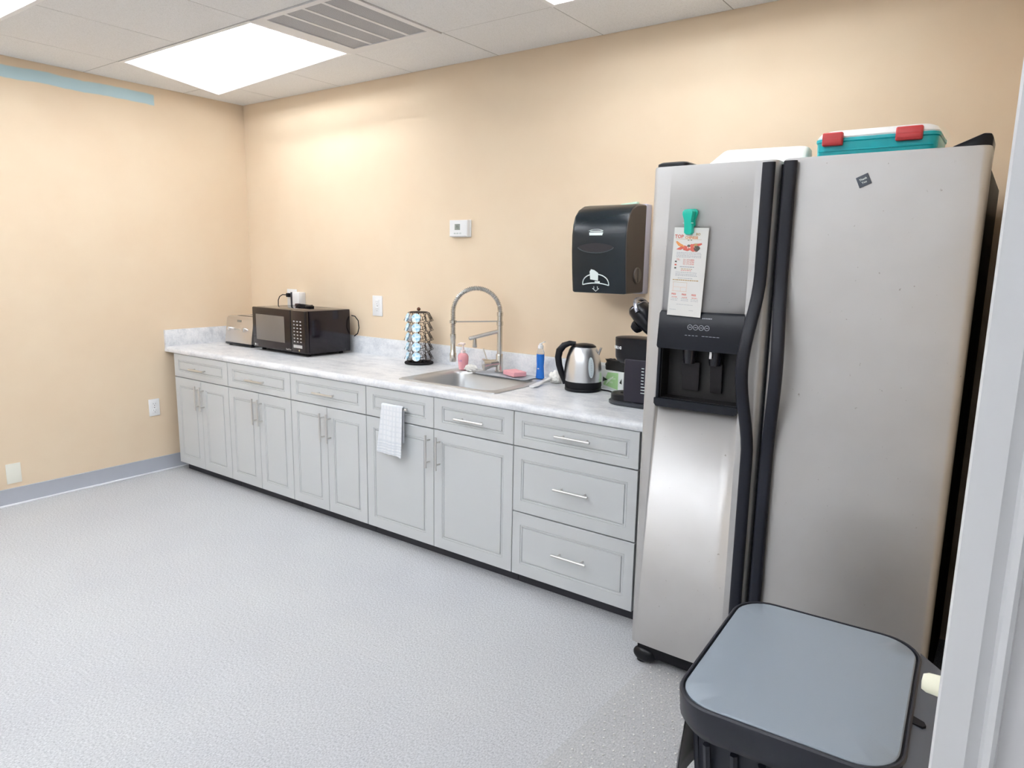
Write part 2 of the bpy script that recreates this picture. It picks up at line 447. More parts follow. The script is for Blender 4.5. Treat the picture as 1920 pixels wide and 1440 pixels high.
# ================================================================== WALL PLATES
def outlet(face, c, horizontal_axis, label, ivory=False, duplex=True, w=0.088, h=0.128, rocker=False):
    """face 'back' (on y=0) or 'left' (on x=0); c = (along, z)"""
    t = thing('wall_outlet' if duplex else 'blank_wall_plate', label, 'outlet' if duplex else 'wall plate', (c[0], 0, c[1]) if face == 'back' else (0, c[0], c[1]))
    m0 = IVORY if ivory else WPL
    def put(mb): 
        if face == 'left': mb.xform(Matrix.Translation((0, c[0], c[1])) @ Matrix.Rotation(PI/2, 4, 'Z'))
        else: mb.xform(Matrix.Translation((c[0], 0, c[1])))
        return mb
    pl = MB().box(-w/2, w/2, -0.006, 0.0, -h/2, h/2, 0.003)
    put(pl).build('cover_plate', m0, t)
    if duplex:
        rc = MB()
        for s in (-1, 1):
            zc = s*0.024
            rc.box(-0.017, 0.017, -0.0085, -0.005, zc-0.018, zc+0.018, 0.004)
        put(rc).build('receptacle', m0, t)
        sl = MB()
        for s in (-1, 1):
            zc = s*0.024
            sl.box(-0.0085, -0.0065, -0.0089, -0.008, zc, zc+0.009); sl.box(0.0065, 0.0085, -0.0089, -0.008, zc, zc+0.008)
            sl.cyl((0, -0.0089, zc-0.008), (0, -0.008, zc-0.008), 0.0028, n=10)
        sl.cyl((0, -0.0072, 0), (0, -0.005, 0), 0.003, n=10)
        put(sl).build('slots', SLOT, t)
    return t
outlet('back', (1.450, 1.250), 0, 'white duplex outlet on the tan wall between microwave and pod carousel', w=0.095, h=0.138)
outlet('left', (-0.840, 0.478), 0, 'white duplex outlet low on the left wall beside the cabinets', w=0.078, h=0.124)
outlet('left', (-1.745, 0.199), 0, 'blank ivory wall plate just above the baseboard at the left edge', ivory=True, duplex=False, w=0.082, h=0.127)

# thermostat
t = thing('thermostat', 'small white thermostat with grey display on the tan wall', 'thermostat', (2.19, 0, 1.755))
MB().box(2.116, 2.270, -0.008, 0, 1.704, 1.806, 0.003).build('back_plate', WPL, t)
MB().loft([[(x, -0.008, z) for x, z in ((2.122, 1.708), (2.264, 1.708), (2.264, 1.803), (2.122, 1.803))],
           [(x, -0.030, z) for x, z in ((2.122, 1.706), (2.262, 1.706), (2.262, 1.804), (2.122, 1.804))],
           [(x, -0.035, z) for x, z in ((2.127, 1.712), (2.254, 1.712), (2.254, 1.799), (2.127, 1.799))]], smooth=False).build('cover', WPL, t)
MB().box(2.166, 2.208, -0.0362, -0.034, 1.745, 1.781, 0.001).build('display', mat('lcd_grey', (0.30, 0.33, 0.30, 1), 0.3), t)
MB().text('72', 0.022, XZ(2.176, -0.0366, 1.755)).build('display_digits', mat('lcd_dark', (0.08, 0.09, 0.08, 1), 0.4), t)
bt = MB()
for k in range(3): bt.box(2.160+k*0.022, 2.174+k*0.022, -0.0368, -0.034, 1.722, 1.729, 0.001)
bt.build('buttons', mat('pale_grey', (0.62, 0.66, 0.64, 1), 0.4), t)

# ================================================================== CABINETS
YFACE = -0.7253; FT = 0.02; CT = 0.914
def panel(x0, x1, z0, z1, mx=0.058, mz=0.058):
    """routed door or drawer front: flat border, a grooved rectangle, flat field"""
    y = YFACE; e = 0.0015
    def ring(d, yy): return [(x0+d[0], yy, z0+d[1]), (x1-d[0], yy, z0+d[1]), (x1-d[0], yy, z1-d[1]), (x0+d[0], yy, z1-d[1])]
    r = [ring((0, 0), y+FT), ring((0, 0), y+e), ring((e, e), y),
         ring((mx, mz), y), ring((mx+.0015, mz+.0015), y+.003), ring((mx+.0035, mz+.0035), y+.0012), ring((mx+.009, mz+.009), y+.0022), ring((mx+.0105, mz+.0105), y+.0065),
         ring((mx+.0135, mz+.0135), y+.0065), ring((mx+.0155, mz+.0155), y+.0008)]
    return MB().loft(r, smooth=False)
def bar_handle(parent, p, q, name='handle'):
    p = Vector(p); q = Vector(q); d = (q-p).normalized(); L = (q-p).length
    h = MB(); h.cyl(p, q, 0.0062, n=12)
    for s in (0.16, 0.84):
        c = p+(q-p)*s; h.cyl(c, (c.x, YFACE, c.z), 0.0045, n=10)
    h.build(name, NICKEL, parent)
X = [0.1024, 0.7743, 1.4452, 2.1158, 2.6225, 3.1308, 3.7794]
ZB, ZD, ZT = 0.067, 0.7058, 0.872
clab = ['pale grey base cabinet against the left wall, one drawer over two doors',
        'pale grey base cabinet under the microwave, one drawer over two doors',
        'pale grey base cabinet left of the towel, one drawer over two doors',
        'wide pale grey sink base cabinet with the dish towel hung on its left drawer',
        'pale grey three-drawer base cabinet beside the refrigerator']
def cabinet(k, x0, x1):
    t = thing('base_cabinet', clab[k], 'cabinet', ((x0+x1)/2, -0.36, 0), 'grey base cabinets')
    g = 0.0018
    b = MB()
    s = 0.018
    b.box(x0+g, x0+s, YFACE+FT+0.002, -0.005, ZB, 0.875); b.box(x1-s, x1-g, YFACE+FT+0.002, -0.005, ZB, 0.875)
    b.box(x0+s, x1-s, YFACE+FT+0.002, -0.005, ZB, ZB+s); b.box(x0+s, x1-s, -0.012, -0.005, ZB, 0.875)
    b.box(x0+s, x1-s, YFACE+FT+0.002, YFACE+FT+0.02, 0.862, 0.875); b.box(x0+s, x1-s, YFACE+FT+0.002, YFACE+FT+0.02, ZD-0.01, ZD+0.01)
    b.build('body', CAB, t)
    MB().box(x0+g, x1-g, -0.665, -0.645, 0.0, ZB).build('toe_kick', TOE, t)
    return t
def add_handle_drawer(part, x0, x1, z): 
    c = (x0+x1)/2; bar_handle(part, (c-0.092, YFACE-0.032, z), (c+0.092, YFACE-0.032, z))
gp = 0.0022
for k in range(3):
    t = cabinet(k, X[k], X[k+1]); xm = (X[k]+X[k+1])/2
    d = panel(X[k]+gp, X[k+1]-gp, ZD+0.003, ZT, 0.055, 0.040).build('drawer', CAB, t)
    add_handle_drawer(d, X[k], X[k+1], 0.782)
    for s, (a, b) in ((0, (X[k]+gp, xm-gp*0.7)), (1, (xm+gp*0.7, X[k+1]-gp))):
        d = panel(a, b, ZB, ZD-0.003, 0.055, 0.058).build('door', CAB, t)
        hx = (b-0.028) if s == 0 else (a+0.028)
        bar_handle(d, (hx, YFACE-0.032, 0.668), (hx, YFACE-0.032, 0.498))
t = cabinet(3, X[3], X[5])
for s, (a, b) in ((0, (X[3]+gp, X[4]-gp*0.7)), (1, (X[4]+gp*0.7, X[5]-gp))):
    d = panel(a, b, ZD+0.003, ZT, 0.055, 0.040).build('drawer', CAB, t)
    add_handle_drawer(d, a, b, 0.785)
    d = panel(a, b, ZB, ZD-0.003, 0.055, 0.058).build('door', CAB, t)
    hx = (b-0.028) if s == 0 else (a+0.040)
    bar_handle(d, (hx, YFACE-0.032, 0.672), (hx, YFACE-0.032, 0.498))
t = cabinet(4, X[5], X[6])
for z0, z1, zh, mz in ((ZD+0.003, ZT, 0.794, 0.040), (0.3862, ZD-0.003, 0.546, 0.056), (ZB, 0.3800, 0.230, 0.058)):
    d = panel(X[5]+gp, X[6]-gp, z0, z1, 0.045, mz).build('drawer', CAB, t)
    c = 3.467; bar_handle(d, (c-0.090, YFACE-0.032, zh), (c+0.090, YFACE-0.032, zh))
# filler strip between the left wall and the first cabinet is open in the photo: nothing there

# ---- countertop with sink cut-out
SX0, SX1, SY0, SY1 = 2.300, 2.905, -0.600, -0.095
XE = 3.83
t = thing('countertop', 'long pale grey mottled laminate countertop with low backsplash', 'countertop', (1.9, -0.36, 0.876))
cb = MB(); yf = -0.735
nose = [(-0.10, 0.914), (-0.705, 0.914), (-0.718, 0.9125), (-0.728, 0.907), (-0.7345, 0.898), (-0.735, 0.880), (-0.733, 0.8765), (-0.715, 0.876), (-0.10, 0.876)]
front = [p for p in nose if p[0] < -0.65]; front = [(SY0, 0.914)]+front+[(SY0, 0.876)]
cb.prism(front, 'x', 0.001, XE)
cb.box(0.001, SX0, SY0, -0.001, 0.876, 0.914); cb.box(SX1, XE, SY0, -0.001, 0.876, 0.914)
cb.box(SX0, SX1, SY1, -0.001, 0.876, 0.914)
cb.build('worktop', LAM, t)
bs = MB().prism([(-0.001, 0.914), (-0.022, 0.914), (-0.022, 1.028), (-0.019, 1.0325), (-0.001, 1.0325)], 'x', 0.001, XE)
bs.build('backsplash', LAM, t)
bs = MB().prism([(0.001, 0.876), (0.001, 1.0325), (0.019, 1.0325), (0.022, 1.028), (0.022, 0.914), (0.022, 0.876)], 'y', -0.733, -0.022)
bs.build('side_splash', LAM, t)

# ---- sink
t = thing('sink', 'stainless steel drop-in sink set into the countertop', 'sink', (2.6, -0.35, CT))
cx, cyk = (2.262+2.948)/2, (-0.632-0.070)/2
W, D = 0.686, 0.562
bx, by, bw, bd = 2.603, -0.385, 0.565, 0.415
rings = [rrect(cx, cyk, W, D, 0.03, CT+0.0002), rrect(cx, cyk, W-0.002, D-0.002, 0.03, CT+0.004), rrect(cx, cyk, W-0.014, D-0.014, 0.026, CT+0.0065),
         rrect(cx, cyk, W-0.03, D-0.03, 0.022, CT+0.0045),
         rrect(bx, by, bw+0.012, bd+0.012, 0.062, CT+0.0045), rrect(bx, by, bw, bd, 0.056, CT+0.001), rrect(bx, by, bw-0.012, bd-0.012, 0.052, CT-0.012),
         rrect(bx, by, bw-0.035, bd-0.035, 0.05, CT-0.15), rrect(bx, by, bw-0.07, bd-0.07, 0.05, CT-0.172), rrect(bx, by, bw-0.16, bd-0.16, 0.04, CT-0.178)]
MB().loft(rings, cap=(False, True)).build('basin', SINKM, t, recalc=False)
MB().lathe([(0.001, 0), (0.042, 0), (0.044, 0.003), (0.030, 0.004), (0.020, 0.001), (0.001, 0.001)], (bx, by, CT-0.177), 24).build('drain', CHROME, t)

# ---- faucet with spring spout
fx, fy, fz = 2.572, -0.104, CT+0.0118
t = thing('faucet', 'brushed nickel kitchen faucet with tall coiled spring spout behind the sink', 'faucet', (fx, fy, fz))
MB().lathe([(0.001, 0), (0.027, 0), (0.027, 0.006), (0.022, 0.010), (0.021, 0.10), (0.019, 0.105), (0.001, 0.105)], (fx, fy, fz), 24).build('base', FAUC, t)
MB().lathe([(0.001, 0), (0.0155, 0), (0.0155, 0.17), (0.019, 0.172), (0.019, 0.195), (0.0155, 0.197), (0.0155, 0.225), (0.018, 0.227), (0.018, 0.248), (0.001, 0.248)], (fx, fy, fz+0.10), 20).build('column', FAUC, t)
hx_, hy_ = 2.366, -0.278           # the spray head hangs here
zc = 1.252
D2 = Vector((hx_-fx, hy_-fy, 0)); Ls = D2.length; dn = D2.normalized()
path = []
for k in range(5): path.append(Vector((fx, fy, zc+k*0.005)))
rr = Ls/2; z1_ = zc+0.022
for k in range(1, 36):
    a = PI*k/36; path.append(Vector((fx, fy, z1_)) + dn*(rr-rr*math.cos(a)) + Vector((0, 0, rr*math.sin(a)*1.0)))
for k in range(0, 13): path.append(Vector((hx_, hy_, z1_-k*0.012)))
MB().tube(path, 0.0095, 10).build('hose', mat('hose_grey', (0.45, 0.44, 0.42, 1), 0.4, 0.6), t)
# the coil around the hose
tot = [0.0]
for a, b in zip(path, path[1:]): tot.append(tot[-1]+(b-a).length)
Lp = tot[-1]; turns = 62; N = turns*9; hel = []
import bisect
side = dn.cross(Vector((0, 0, 1)))
for k in range(N+1):
    sdist = Lp*k/N; i = min(max(bisect.bisect_right(tot, sdist)-1, 0), len(path)-2)
    f = (sdist-tot[i])/(tot[i+1]-tot[i]); p = path[i].lerp(path[i+1], f)
    d = (path[min(i+2, len(path)-1)]-path[max(i-1, 0)]).normalized(); nrm = d.cross(side).normalized()
    a = 2*PI*turns*k/N; hel.append(p+(side*math.cos(a)+nrm*math.sin(a))*0.0130)
MB().tube(hel, 0.0026, 5).build('spring', FAUC, t)
MB().lathe([(0.001, 0), (0.0175, 0), (0.0195, 0.004), (0.0195, 0.048), (0.0155, 0.054), (0.0145, 0.13), (0.0165, 0.135), (0.0165, 0.160), (0.001, 0.160)], (hx_, hy_, 0.985), 20).build('spray_head', FAUC, t)
zb_ = 1.222
sb = MB().cyl((fx, fy, zb_), (hx_, hy_, zb_-0.006), 0.0042, n=10)
sb.lathe([(0.017, -0.008), (0.0195, -0.008), (0.0195, 0.008), (0.017, 0.008)], (hx_, hy_, zb_-0.006), 20)
sb.build('support_arm', FAUC, t)
e_ = Vector((2.445, -0.216, 1.122))
sp = MB().cyl((fx, fy, 1.166), e_, 0.0115, n=16)
sp.ball(e_, 0.0122, sub=2)
dd = (e_-Vector((fx, fy, 1.166))).normalized()
p1 = e_ - dd*0.026 + Vector((0, 0, -0.008))
sp.lathe([(0.001, 0), (0.0125, 0), (0.0135, 0.004), (0.0095, 0.05), (0.001, 0.05)], (p1.x, p1.y, p1.z-0.052), 16)
sp.build('side_spout', FAUC, t)
vb_ = MB(); q0 = Vector((fx, fy, fz+0.055)); q1 = q0+Vector((-0.055, -0.080, -0.010))
vb_.tube([q0, q0.lerp(q1, 0.55), q0.lerp(q1, 0.62), q1], [0.020, 0.024, 0.026, 0.037], 24)
vb_.build('valve_body', FAUC, t)
MB().cyl(q1, q1+(q1-q0).normalized()*0.003, 0.030, n=24).build('valve_cap', CHROME, t)
MB().cyl(q0.lerp(q1, 0.7), q0.lerp(q1, 0.7)+Vector((-0.030, -0.010, 0.090)), 0.0036, n=10).build('lever', FAUC, t)

# ---- grey mat behind the sink, sponge, bottles
mt = MB().loft([rrect(2.668, -0.152, 0.372, 0.148, 0.02, CT+0.0062), rrect(2.668, -0.152, 0.380, 0.156, 0.024, CT+0.010), rrect(2.668, -0.152, 0.374, 0.150, 0.022, CT+0.0115), rrect(2.668, -0.152, 0.364, 0.140, 0.02, CT+0.0085)])
mt.xform(Matrix.Translation((2.66, -0.150, 0)) @ Matrix.Rotation(-0.06, 4, 'Z') @ Matrix.Translation((-2.668, 0.152, 0)))
tag(mt.build('sink_mat', mat('grey_rubber', (0.42, 0.45, 0.49, 1), 0.35)), 'grey rubber sink mat under the faucet and the pink sponge', 'mat')
PINK = mat('pink_sponge', (0.86, 0.42, 0.46, 1), 0.9); nt, b = nodes(PINK); bump(nt, b, noise(nt, coords(nt), 160, 3), 0.8, 0.004)
sg = MB().box(-0.062, 0.062, -0.042, 0.042, 0, 0.027, 0.005, 3).xform(Matrix.Translation((2.715, -0.148, CT+0.012)) @ Matrix.Rotation(-0.42, 4, 'Z'))
tag(sg.build('sponge', PINK), 'pink rectangular sponge lying on the grey sink mat', 'sponge')

def crumple(c, r, seed, sx=1, sy=1, sz=0.6, sub=4):
    b = MB(); t_ = bmesh.new(); bmesh.ops.create_icosphere(t_, subdivisions=sub, radius=1)
    from mathutils import noise as nz
    for v in t_.verts:
        d = v.co.normalized(); k = 1+0.35*nz.noise(d*2.3+Vector((seed, 0, 0)))+0.22*abs(nz.noise(d*6+Vector((0, seed, 0))))-0.1
        v.co = Vector((c[0]+d.x*r*sx*k, c[1]+d.y*r*sy*k, max(c[2]+r*sz*0.9+d.z*r*sz*k, c[2])))
    b.merge(t_, 0, True); return b
CLOTH = mat('white_cloth', (0.85, 0.84, 0.80, 1), 0.9)
tag(crumple((2.440, -0.205, CT+0.007), 0.040, 3, 1.1, 0.7, 0.6).build('crumpled_cloth', CLOTH), 'small crumpled white cloth on the sink edge beside the pink soap', 'cloth')

# pink hand soap
t = thing('hand_soap_bottle', 'pink liquid hand soap pump bottle beside the sink', 'soap bottle', (2.345, -0.162, CT+0.0055))
bxs, bys, bz = 2.345, -0.162, CT+0.0068
SOAP = mat('pink_soap', (0.97, 0.45, 0.50, 1), 0.12, alpha=0.92)
def oval(z, a, b, n=28): return [(bxs+a*math.cos(2*PI*k/n), bys+b*math.sin(2*PI*k/n), bz+z) for k in range(n)]
MB().loft([oval(0, .022, .016), oval(.004, .029, .020), oval(.03, .033, .022), (oval(.062, .037, .024)), oval(.084, .037, .024), oval(.097, .028, .019), oval(.103, .014, .013)]).build('bottle_body', SOAP, t)
lb = MB()
lb.text('soft', 0.017, XZ(bxs-0.014, bys-0.0255, bz+0.052), 0)
lb.build('printed_label', mat('label_purple', (0.30, 0.2, 0.55, 1), 0.5), t)
MB().lathe([(0.001, .100), (.014, .100), (.014, .118), (.006, .120), (.005, .150), (.001, .150)], (bxs, bys, bz), 18).build('pump_collar', mat('pale_pink', (0.93, 0.80, 0.78, 1), 0.4), t)
ph = MB().box(bxs-0.022, bxs+0.012, bys-0.009, bys+0.009, bz+.150, bz+.163, 0.004); ph.tube([(bxs-0.018, bys, bz+.157), (bxs-0.032, bys-0.004, bz+.153), (bxs-0.036, bys-0.005, bz+.144)], 0.004, 8)
ph.build('pump_head', MATS['pale_pink'], t)

# blue dish soap
bxs, bys, bz = 2.868, -0.118, CT+0.0072
t = thing('dish_soap_bottle', 'slim clear bottle of blue dish soap behind the sink right end', 'soap bottle', (bxs, bys, bz))
BLUE = mat('blue_soap', (0.01, 0.16, 0.62, 1), 0.08, alpha=0.97)
CLEAR = mat('clear_plastic', (0.92, 0.94, 0.97, 1), 0.08, trans=0.85, ior=1.2)
def ov(z, a, b): return oval(z, a, b)
MB().loft([ov(0, .020, .016), ov(.004, .026, .020), ov(.03, .024, .018), ov(.07, .0215, .017), ov(.11, .024, .018), ov(.138, .0235, .018)]).build('soap_fill', BLUE, t)
MB().loft([ov(.1385, .0235, .018), ov(.150, .022, .0175), ov(.165, .016, .014), ov(.172, .013, .013)]).build('bottle_neck', CLEAR, t)
cpb = MB().lathe([(0.001, .170), (.016, .170), (.015, .186), (.009, .190), (.007, .198), (.001, .198)], (bxs, bys, bz), 18)
cpb.box(bxs-0.004, bxs+0.034, bys-0.007, bys+0.007, bz+.193, bz+.198, 0.002, rot=Matrix.Rotation(-0.42, 3, 'Y'), piv=(bxs, bys, bz+.19))
cpb.build('flip_cap', WPL, t)
lb = MB(); lb.text('Dawn'[0:0]+' ', 0.01, XZ(bxs, bys, bz))
lb.bm.free()
# pale label panel marks
MB().box(bxs-0.006, bxs+0.004, bys-0.0195, bys-0.0165, bz+.055, bz+.060, 0.001).build('label_mark', WPL, t)

# white dish brush leaning with its ruffled scrubber
t = thing('dish_brush', 'white dish brush lying beside the blue soap, blade toward the room', 'brush', (2.99, -0.3, CT))
hb = MB()
pth = [Vector((2.985, -0.372, CT+0.010)), Vector((2.985, -0.335, CT+0.012)), Vector((2.975, -0.29, CT+0.014)), Vector((2.968, -0.24, CT+0.018)), Vector((2.978, -0.19, CT+0.028))]
wd = [0.016, 0.022, 0.018, 0.012, 0.010]
rings = []
for p, w_ in zip(pth, wd):
    rings.append([(p.x+w_*math.cos(2*PI*k/12), p.y, p.z+0.006*math.sin(2*PI*k/12)) for k in range(12)])
hb.loft(rings); hb.build('brush_handle', WPL, t)
crumple((2.995, -0.150, CT+0.001), 0.043, 9, 1.0, 1.0, 0.8).build('scrubber', CLOTH, t)
tag(crumple((3.040, -0.075, CT+0.001), 0.036, 21, 1.0, 0.8, 1.15).build('paper_towel_wad', mat('tissue', (0.86, 0.84, 0.78, 1), 0.95)), 'crumpled white paper towel behind the kettle handle', 'paper towel')

# ---- dish towel hanging on the drawer handle
TOW = mat('dish_towel', (0.80, 0.83, 0.87, 1), 0.95); nt, b = nodes(TOW)
v = coords(nt, (1, 1, 1)); sp_n = nt.nodes.new('ShaderNodeSeparateXYZ'); nt.links.new(v, sp_n.inputs[0])
def stripes(src, freq, th):
    s_ = math_(nt, 'SINE', math_(nt, 'MULTIPLY', src, freq)); return math_(nt, 'MULTIPLY', math_(nt, 'SUBTRACT', s_, th), 3, True)
low = math_(nt, 'MULTIPLY', math_(nt, 'SUBTRACT', 0.608, sp_n.outputs['Z']), 200, True)
band = math_(nt, 'MULTIPLY', stripes(sp_n.outputs['Z'], 420, 0.2), low)
chk = math_(nt, 'MULTIPLY', math_(nt, 'MAXIMUM', stripes(sp_n.outputs['X'], 260, 0.4), stripes(sp_n.outputs['Z'], 230, 0.5)), 0.5)
nt.links.new(mixc(nt, math_(nt, 'MAXIMUM', band, chk), (0.84, 0.86, 0.89, 1), (0.70, 0.74, 0.79, 1)), b.inputs['Base Color'])
bump(nt, b, noise(nt, v, 300, 2), 0.5, 0.003)
def towel():
    b = MB(); hz, hy = 0.7925, YFACE-0.032
    nx, cols = 26, []
    prof = []       # (y, z, s) from the back bottom over the bar to the front bottom
    for k in range(12): prof.append((hy+0.0105, 0.60+(hz-0.60)*k/12, 0))
    for k in range(7):
        a = PI*k/6; prof.append((hy+0.0105*math.cos(a), hz+0.0105*math.sin(a), 0.1))
    for k in range(1, 25): prof.append((hy-0.0105-0.010*k/24, hz-(hz-0.538)*k/24, k/24))
    rows = []
    for (y, z, s) in prof:
        row = []
        for i in range(nx+1):
            u = i/nx; L = 2.286-0.024*s; R = 2.440+0.002*s
            if s == 0: L, R = 2.292, 2.432
            x = L+(R-L)*u
            fold = 0.004*math.sin(u*9+0.6)+0.0035*math.sin(u*19+1.3)
            ff = fold*(0.25+0.75*s) if s > 0.05 else fold*0.1
            zz = z - (0.012*u+0.004*math.sin(u*7))*s
            if s > 0.02: yy = y - abs(ff)*1.6 - 0.004*s*math.exp(-((u-0.62)/0.1)**2)
            else: yy = y
            row.append(Vector((x, yy, zz)))
        rows.append(row)
    b.loft(rows, cap=(False, False), closed=False)
    o = b.build('dish_towel', TOW, recalc=False)
    md = o.modifiers.new('thick', 'SOLIDIFY'); md.thickness = 0.004; md.offset = 0.0
    md = o.modifiers.new('sub', 'SUBSURF'); md.levels = 1; md.render_levels = 1
    return o
tag(towel(), 'pale blue and white checked dish towel hanging from the left sink drawer handle', 'towel')

# ================================================================== ON THE COUNTER
# toaster
t = thing('toaster', 'silver toaster with two round knobs in the counter corner left of the microwave', 'toaster', (0.38, -0.2, CT))
tx0, tx1, ty0, ty1 = 0.198, 0.530, -0.375, -0.075
sidep = [(ty0, .936), (ty0+.001, .955), (ty0+.025, 1.112), (ty0+.034, 1.124), (ty0+.048, 1.129), (ty1-.02, 1.129), (ty1, 1.11), (ty1, .936)]
MB().prism(sidep, 'x', tx0, tx1, bev=0.003).build('body', TST, t)
MB().box(tx0+.01, tx1+.005, ty0-.004, ty1, .924, .938, .003).build('base', BLACK, t)
for x in (tx0+.03, tx1-.03):
    for y in (ty0+.03, ty1-.03): MB().cyl((x, y, CT), (x, y, .926), .012, n=12).build('foot', BLACKM, t)
sl = Vector((0, -.157, -.024)).normalized()
for x in (tx0+.055, tx1-.085):
    zk = 1.036; yk = ty0+.001+(zk-.955)/(1.112-.955)*.024
    k = MB().cyl((x, yk+.002, zk), (x, yk-.016, zk+.003), .017, .015, 20); k.box(x-.003, x+.003, yk-.021, yk-.015, zk-.014, zk+.016, .001)
    k.build('knob', CHROME, t)
bt = MB()
for k in range(3): bt.cyl((.318+k*.024, ty0+.012, 1.036), (.318+k*.024, ty0+.005, 1.037), .006, n=12)
bt.build('buttons', NICKEL, t)
MB().box(.336, .386, ty0+.020, ty0+.0262, 1.090, 1.106, .001, rot=Matrix.Rotation(-0.15, 3, 'X'), piv=(.36, ty0+.023, 1.098)).build('name_badge', mat('badge', (.25, .25, .22, 1), .4), t)
sl2 = MB()
for y in (-.28, -.17): sl2.box(tx0+.05, tx1-.05, y-.014, y+.014, 1.1285, 1.1298)
sl2.build('bread_slot', BLACKM, t)

# microwave (built in its own frame: x along the front, y back, z up)
mx_, my_, mrot = 0.597, -0.398, -0.049
t = thing('microwave', 'black countertop microwave with keypad on the right of its door', 'microwave', (0.93, -0.2, CT))
MX = Matrix.Translation((mx_, my_, 0.931)) @ Matrix.Rotation(mrot, 4, 'Z')
mw, mdp, mh = 0.628, 0.366, 0.288
MB().box(0.004, mw-.004, 0.028, mdp, 0, mh, .006).xform(MX).build('case', MWS, t)
dr = MB().box(0, .463, -.004, .026, .006, mh, .008, 3); dr.xform(MX).build('door', MWM, t)
MB().box(.048, .392, -.0055, -.003, .062, .240, .001).xform(MX).build('window', MWWIN, t)
MB().box(.466, mw, -.004, .026, .006, mh, .008, 3).xform(MX).build('control_panel', MWM, t)
kp = MB()
for r in range(7):
    for c_ in range(3):
        kp.box(.497+c_*.036, .513+c_*.036, -.0048, -.003, .078+r*.0225, .0845+r*.0225)
kp.box(.492, .590, -.0048, -.003, .040, .060)
kp.xform(MX).build('keypad_print', mat('keypad_grey', (.42, .42, .42, 1), .4), t)
tx = MB(); tx.text('LG', .020, MX @ XZ(.040, -.0050, .018)); tx.cyl(MX @ Vector((.030, -.0052, .0245)), MX @ Vector((.030, -.003, .0245)), .008, n=16)
MB().text('EasyClean', .015, MX @ XZ(.405, -.0050, .018)).build('panel_lettering', mat('silver_print', (.6, .6, .6, 1), .4), t)
tx.build('brand_lettering', mat('silver_print', (.6, .6, .6, 1), .4), t)
MB().cyl(MX @ Vector((.556, -.0055, .024)), MX @ Vector((.556, -.003, .024)), .006, n=14).build('door_button', mat('gold_dot', (.7, .6, .35, 1), .4), t)
for x in (.05, mw-.05):
    for y in (.05, mdp-.05): p = MX @ Vector((x, y, 0)); MB().cyl((p.x, p.y, CT), (p.x, p.y, .933), .014, n=12).build('foot', BLACKM, t)
MB().tube([(1.238, -.050, 1.175), (1.262, -.040, 1.17), (1.283, -.030, 1.14), (1.287, -.028, 1.09), (1.272, -.028, 1.05), (1.240, -.030, 1.03)], .0035, 8).build('power_cord', BLACKM, t)

# wall outlet behind with plugs and charger
o_ = outlet('back', (0.522, 1.262), 0, 'white outlet plate above the microwave with black plug', w=0.115, h=0.135)
t = thing('power_adapter', 'white block adapter plugged in above the microwave', 'adapter', (0.63, -0.03, 1.26))
MB().box(0.600, 0.680, -0.062, -0.001, 1.205, 1.312, .005).build('adapter_body', WPL, t)
MB().box(0.562, 0.598, -0.050, -0.001, 1.200, 1.310, .004).build('dark_side', mat('dark_blue_plastic', (.02, .025, .04, 1), .4), t)['label'] = 'dark side of the adapter'
t = thing('toaster_plug', 'black plug with cord in the outlet above the microwave', 'plug', (0.50, -0.02, 1.28))
MB().box(.492, .522, -.040, -.009, 1.270, 1.300, .006).build('plug_body', BLACKM, t)
MB().tube([(.505, -.036, 1.286), (.470, -.050, 1.288), (.440, -.055, 1.272), (.422, -.055, 1.245), (.412, -.05, 1.19), (.405, -.045, 1.10), (.40, -.04, 1.0)], .0035, 8).build('cord', BLACKM, t)
t = thing('cable_bundle', 'coiled black power cable and plug lying on top of the microwave', 'cable', (0.9, -0.22, 1.22))
MB().box(.818, .852, -.205, -.175, 1.2195, 1.243, .005).build('cable_plug', mat('brown_black', (.06, .03, .03, 1), .4), t)
cbn = MB()
for k in range(3):
    pts = []
    for a_ in range(28):
        a = 2*PI*a_/28; pts.append((.925+(.088-.006*k)*math.cos(a+k), -.20+(.034-.003*k)*math.sin(a+k), 1.2232+.0065*k+.002*math.sin(3*a)))
    cbn.tube(pts, .0038, 7, closed=True)
cbn.build('coil', BLACKM, t)
MB().box(.985, 1.035, -.245, -.205, 1.2195, 1.2385, .004).build('inline_block', BLACK, t)

# coffee pod carousel
px_, py_ = 1.943, -0.118
t = thing('pod_carousel', 'black wire carousel rack holding coffee pods on the counter', 'rack', (px_, py_, CT))
rb = MB()
ring = lambda r, z, n=48: [(px_+r*math.cos(2*PI*k/n), py_+r*math.sin(2*PI*k/n), z) for k in range(n)]
rb.lathe([(.068, .001), (.089, .001), (.092, .007), (.089, .014), (.072, .014), (.068, .009), (.068, .001)], (px_, py_, CT), 40)
for k in range(3):
    a = k*PI/3; rb.cyl((px_-.074*math.cos(a), py_-.074*math.sin(a), CT+.009), (px_+.074*math.cos(a), py_+.074*math.sin(a), CT+.009), .003, n=8)
rb.build('base_ring', BLACKM, t)
WIRE = mat('bronze_wire', (.045, .03, .025, 1), .35, .6)
pz = [CT+.052+.0605*k for k in range(5)]
MB().cyl((px_, py_, CT+.008), (px_, py_, CT+.330), .0030, n=8).build('post', WIRE, t)
tr = MB().tube(ring(.056, CT+.326), .0034, 6, closed=True)
for k in range(3):
    a = k*PI/3; tr.cyl((px_-.056*math.cos(a), py_-.056*math.sin(a), CT+.326), (px_+.056*math.cos(a), py_+.056*math.sin(a), CT+.326), .0026, n=6)
tr.build('top_ring', WIRE, t)
MB().ball((px_, py_, CT+.345), .012).build('finial', mat('copper_knob', (.12, .05, .03, 1), .3, .7), t)
NC = 6
podspots = []
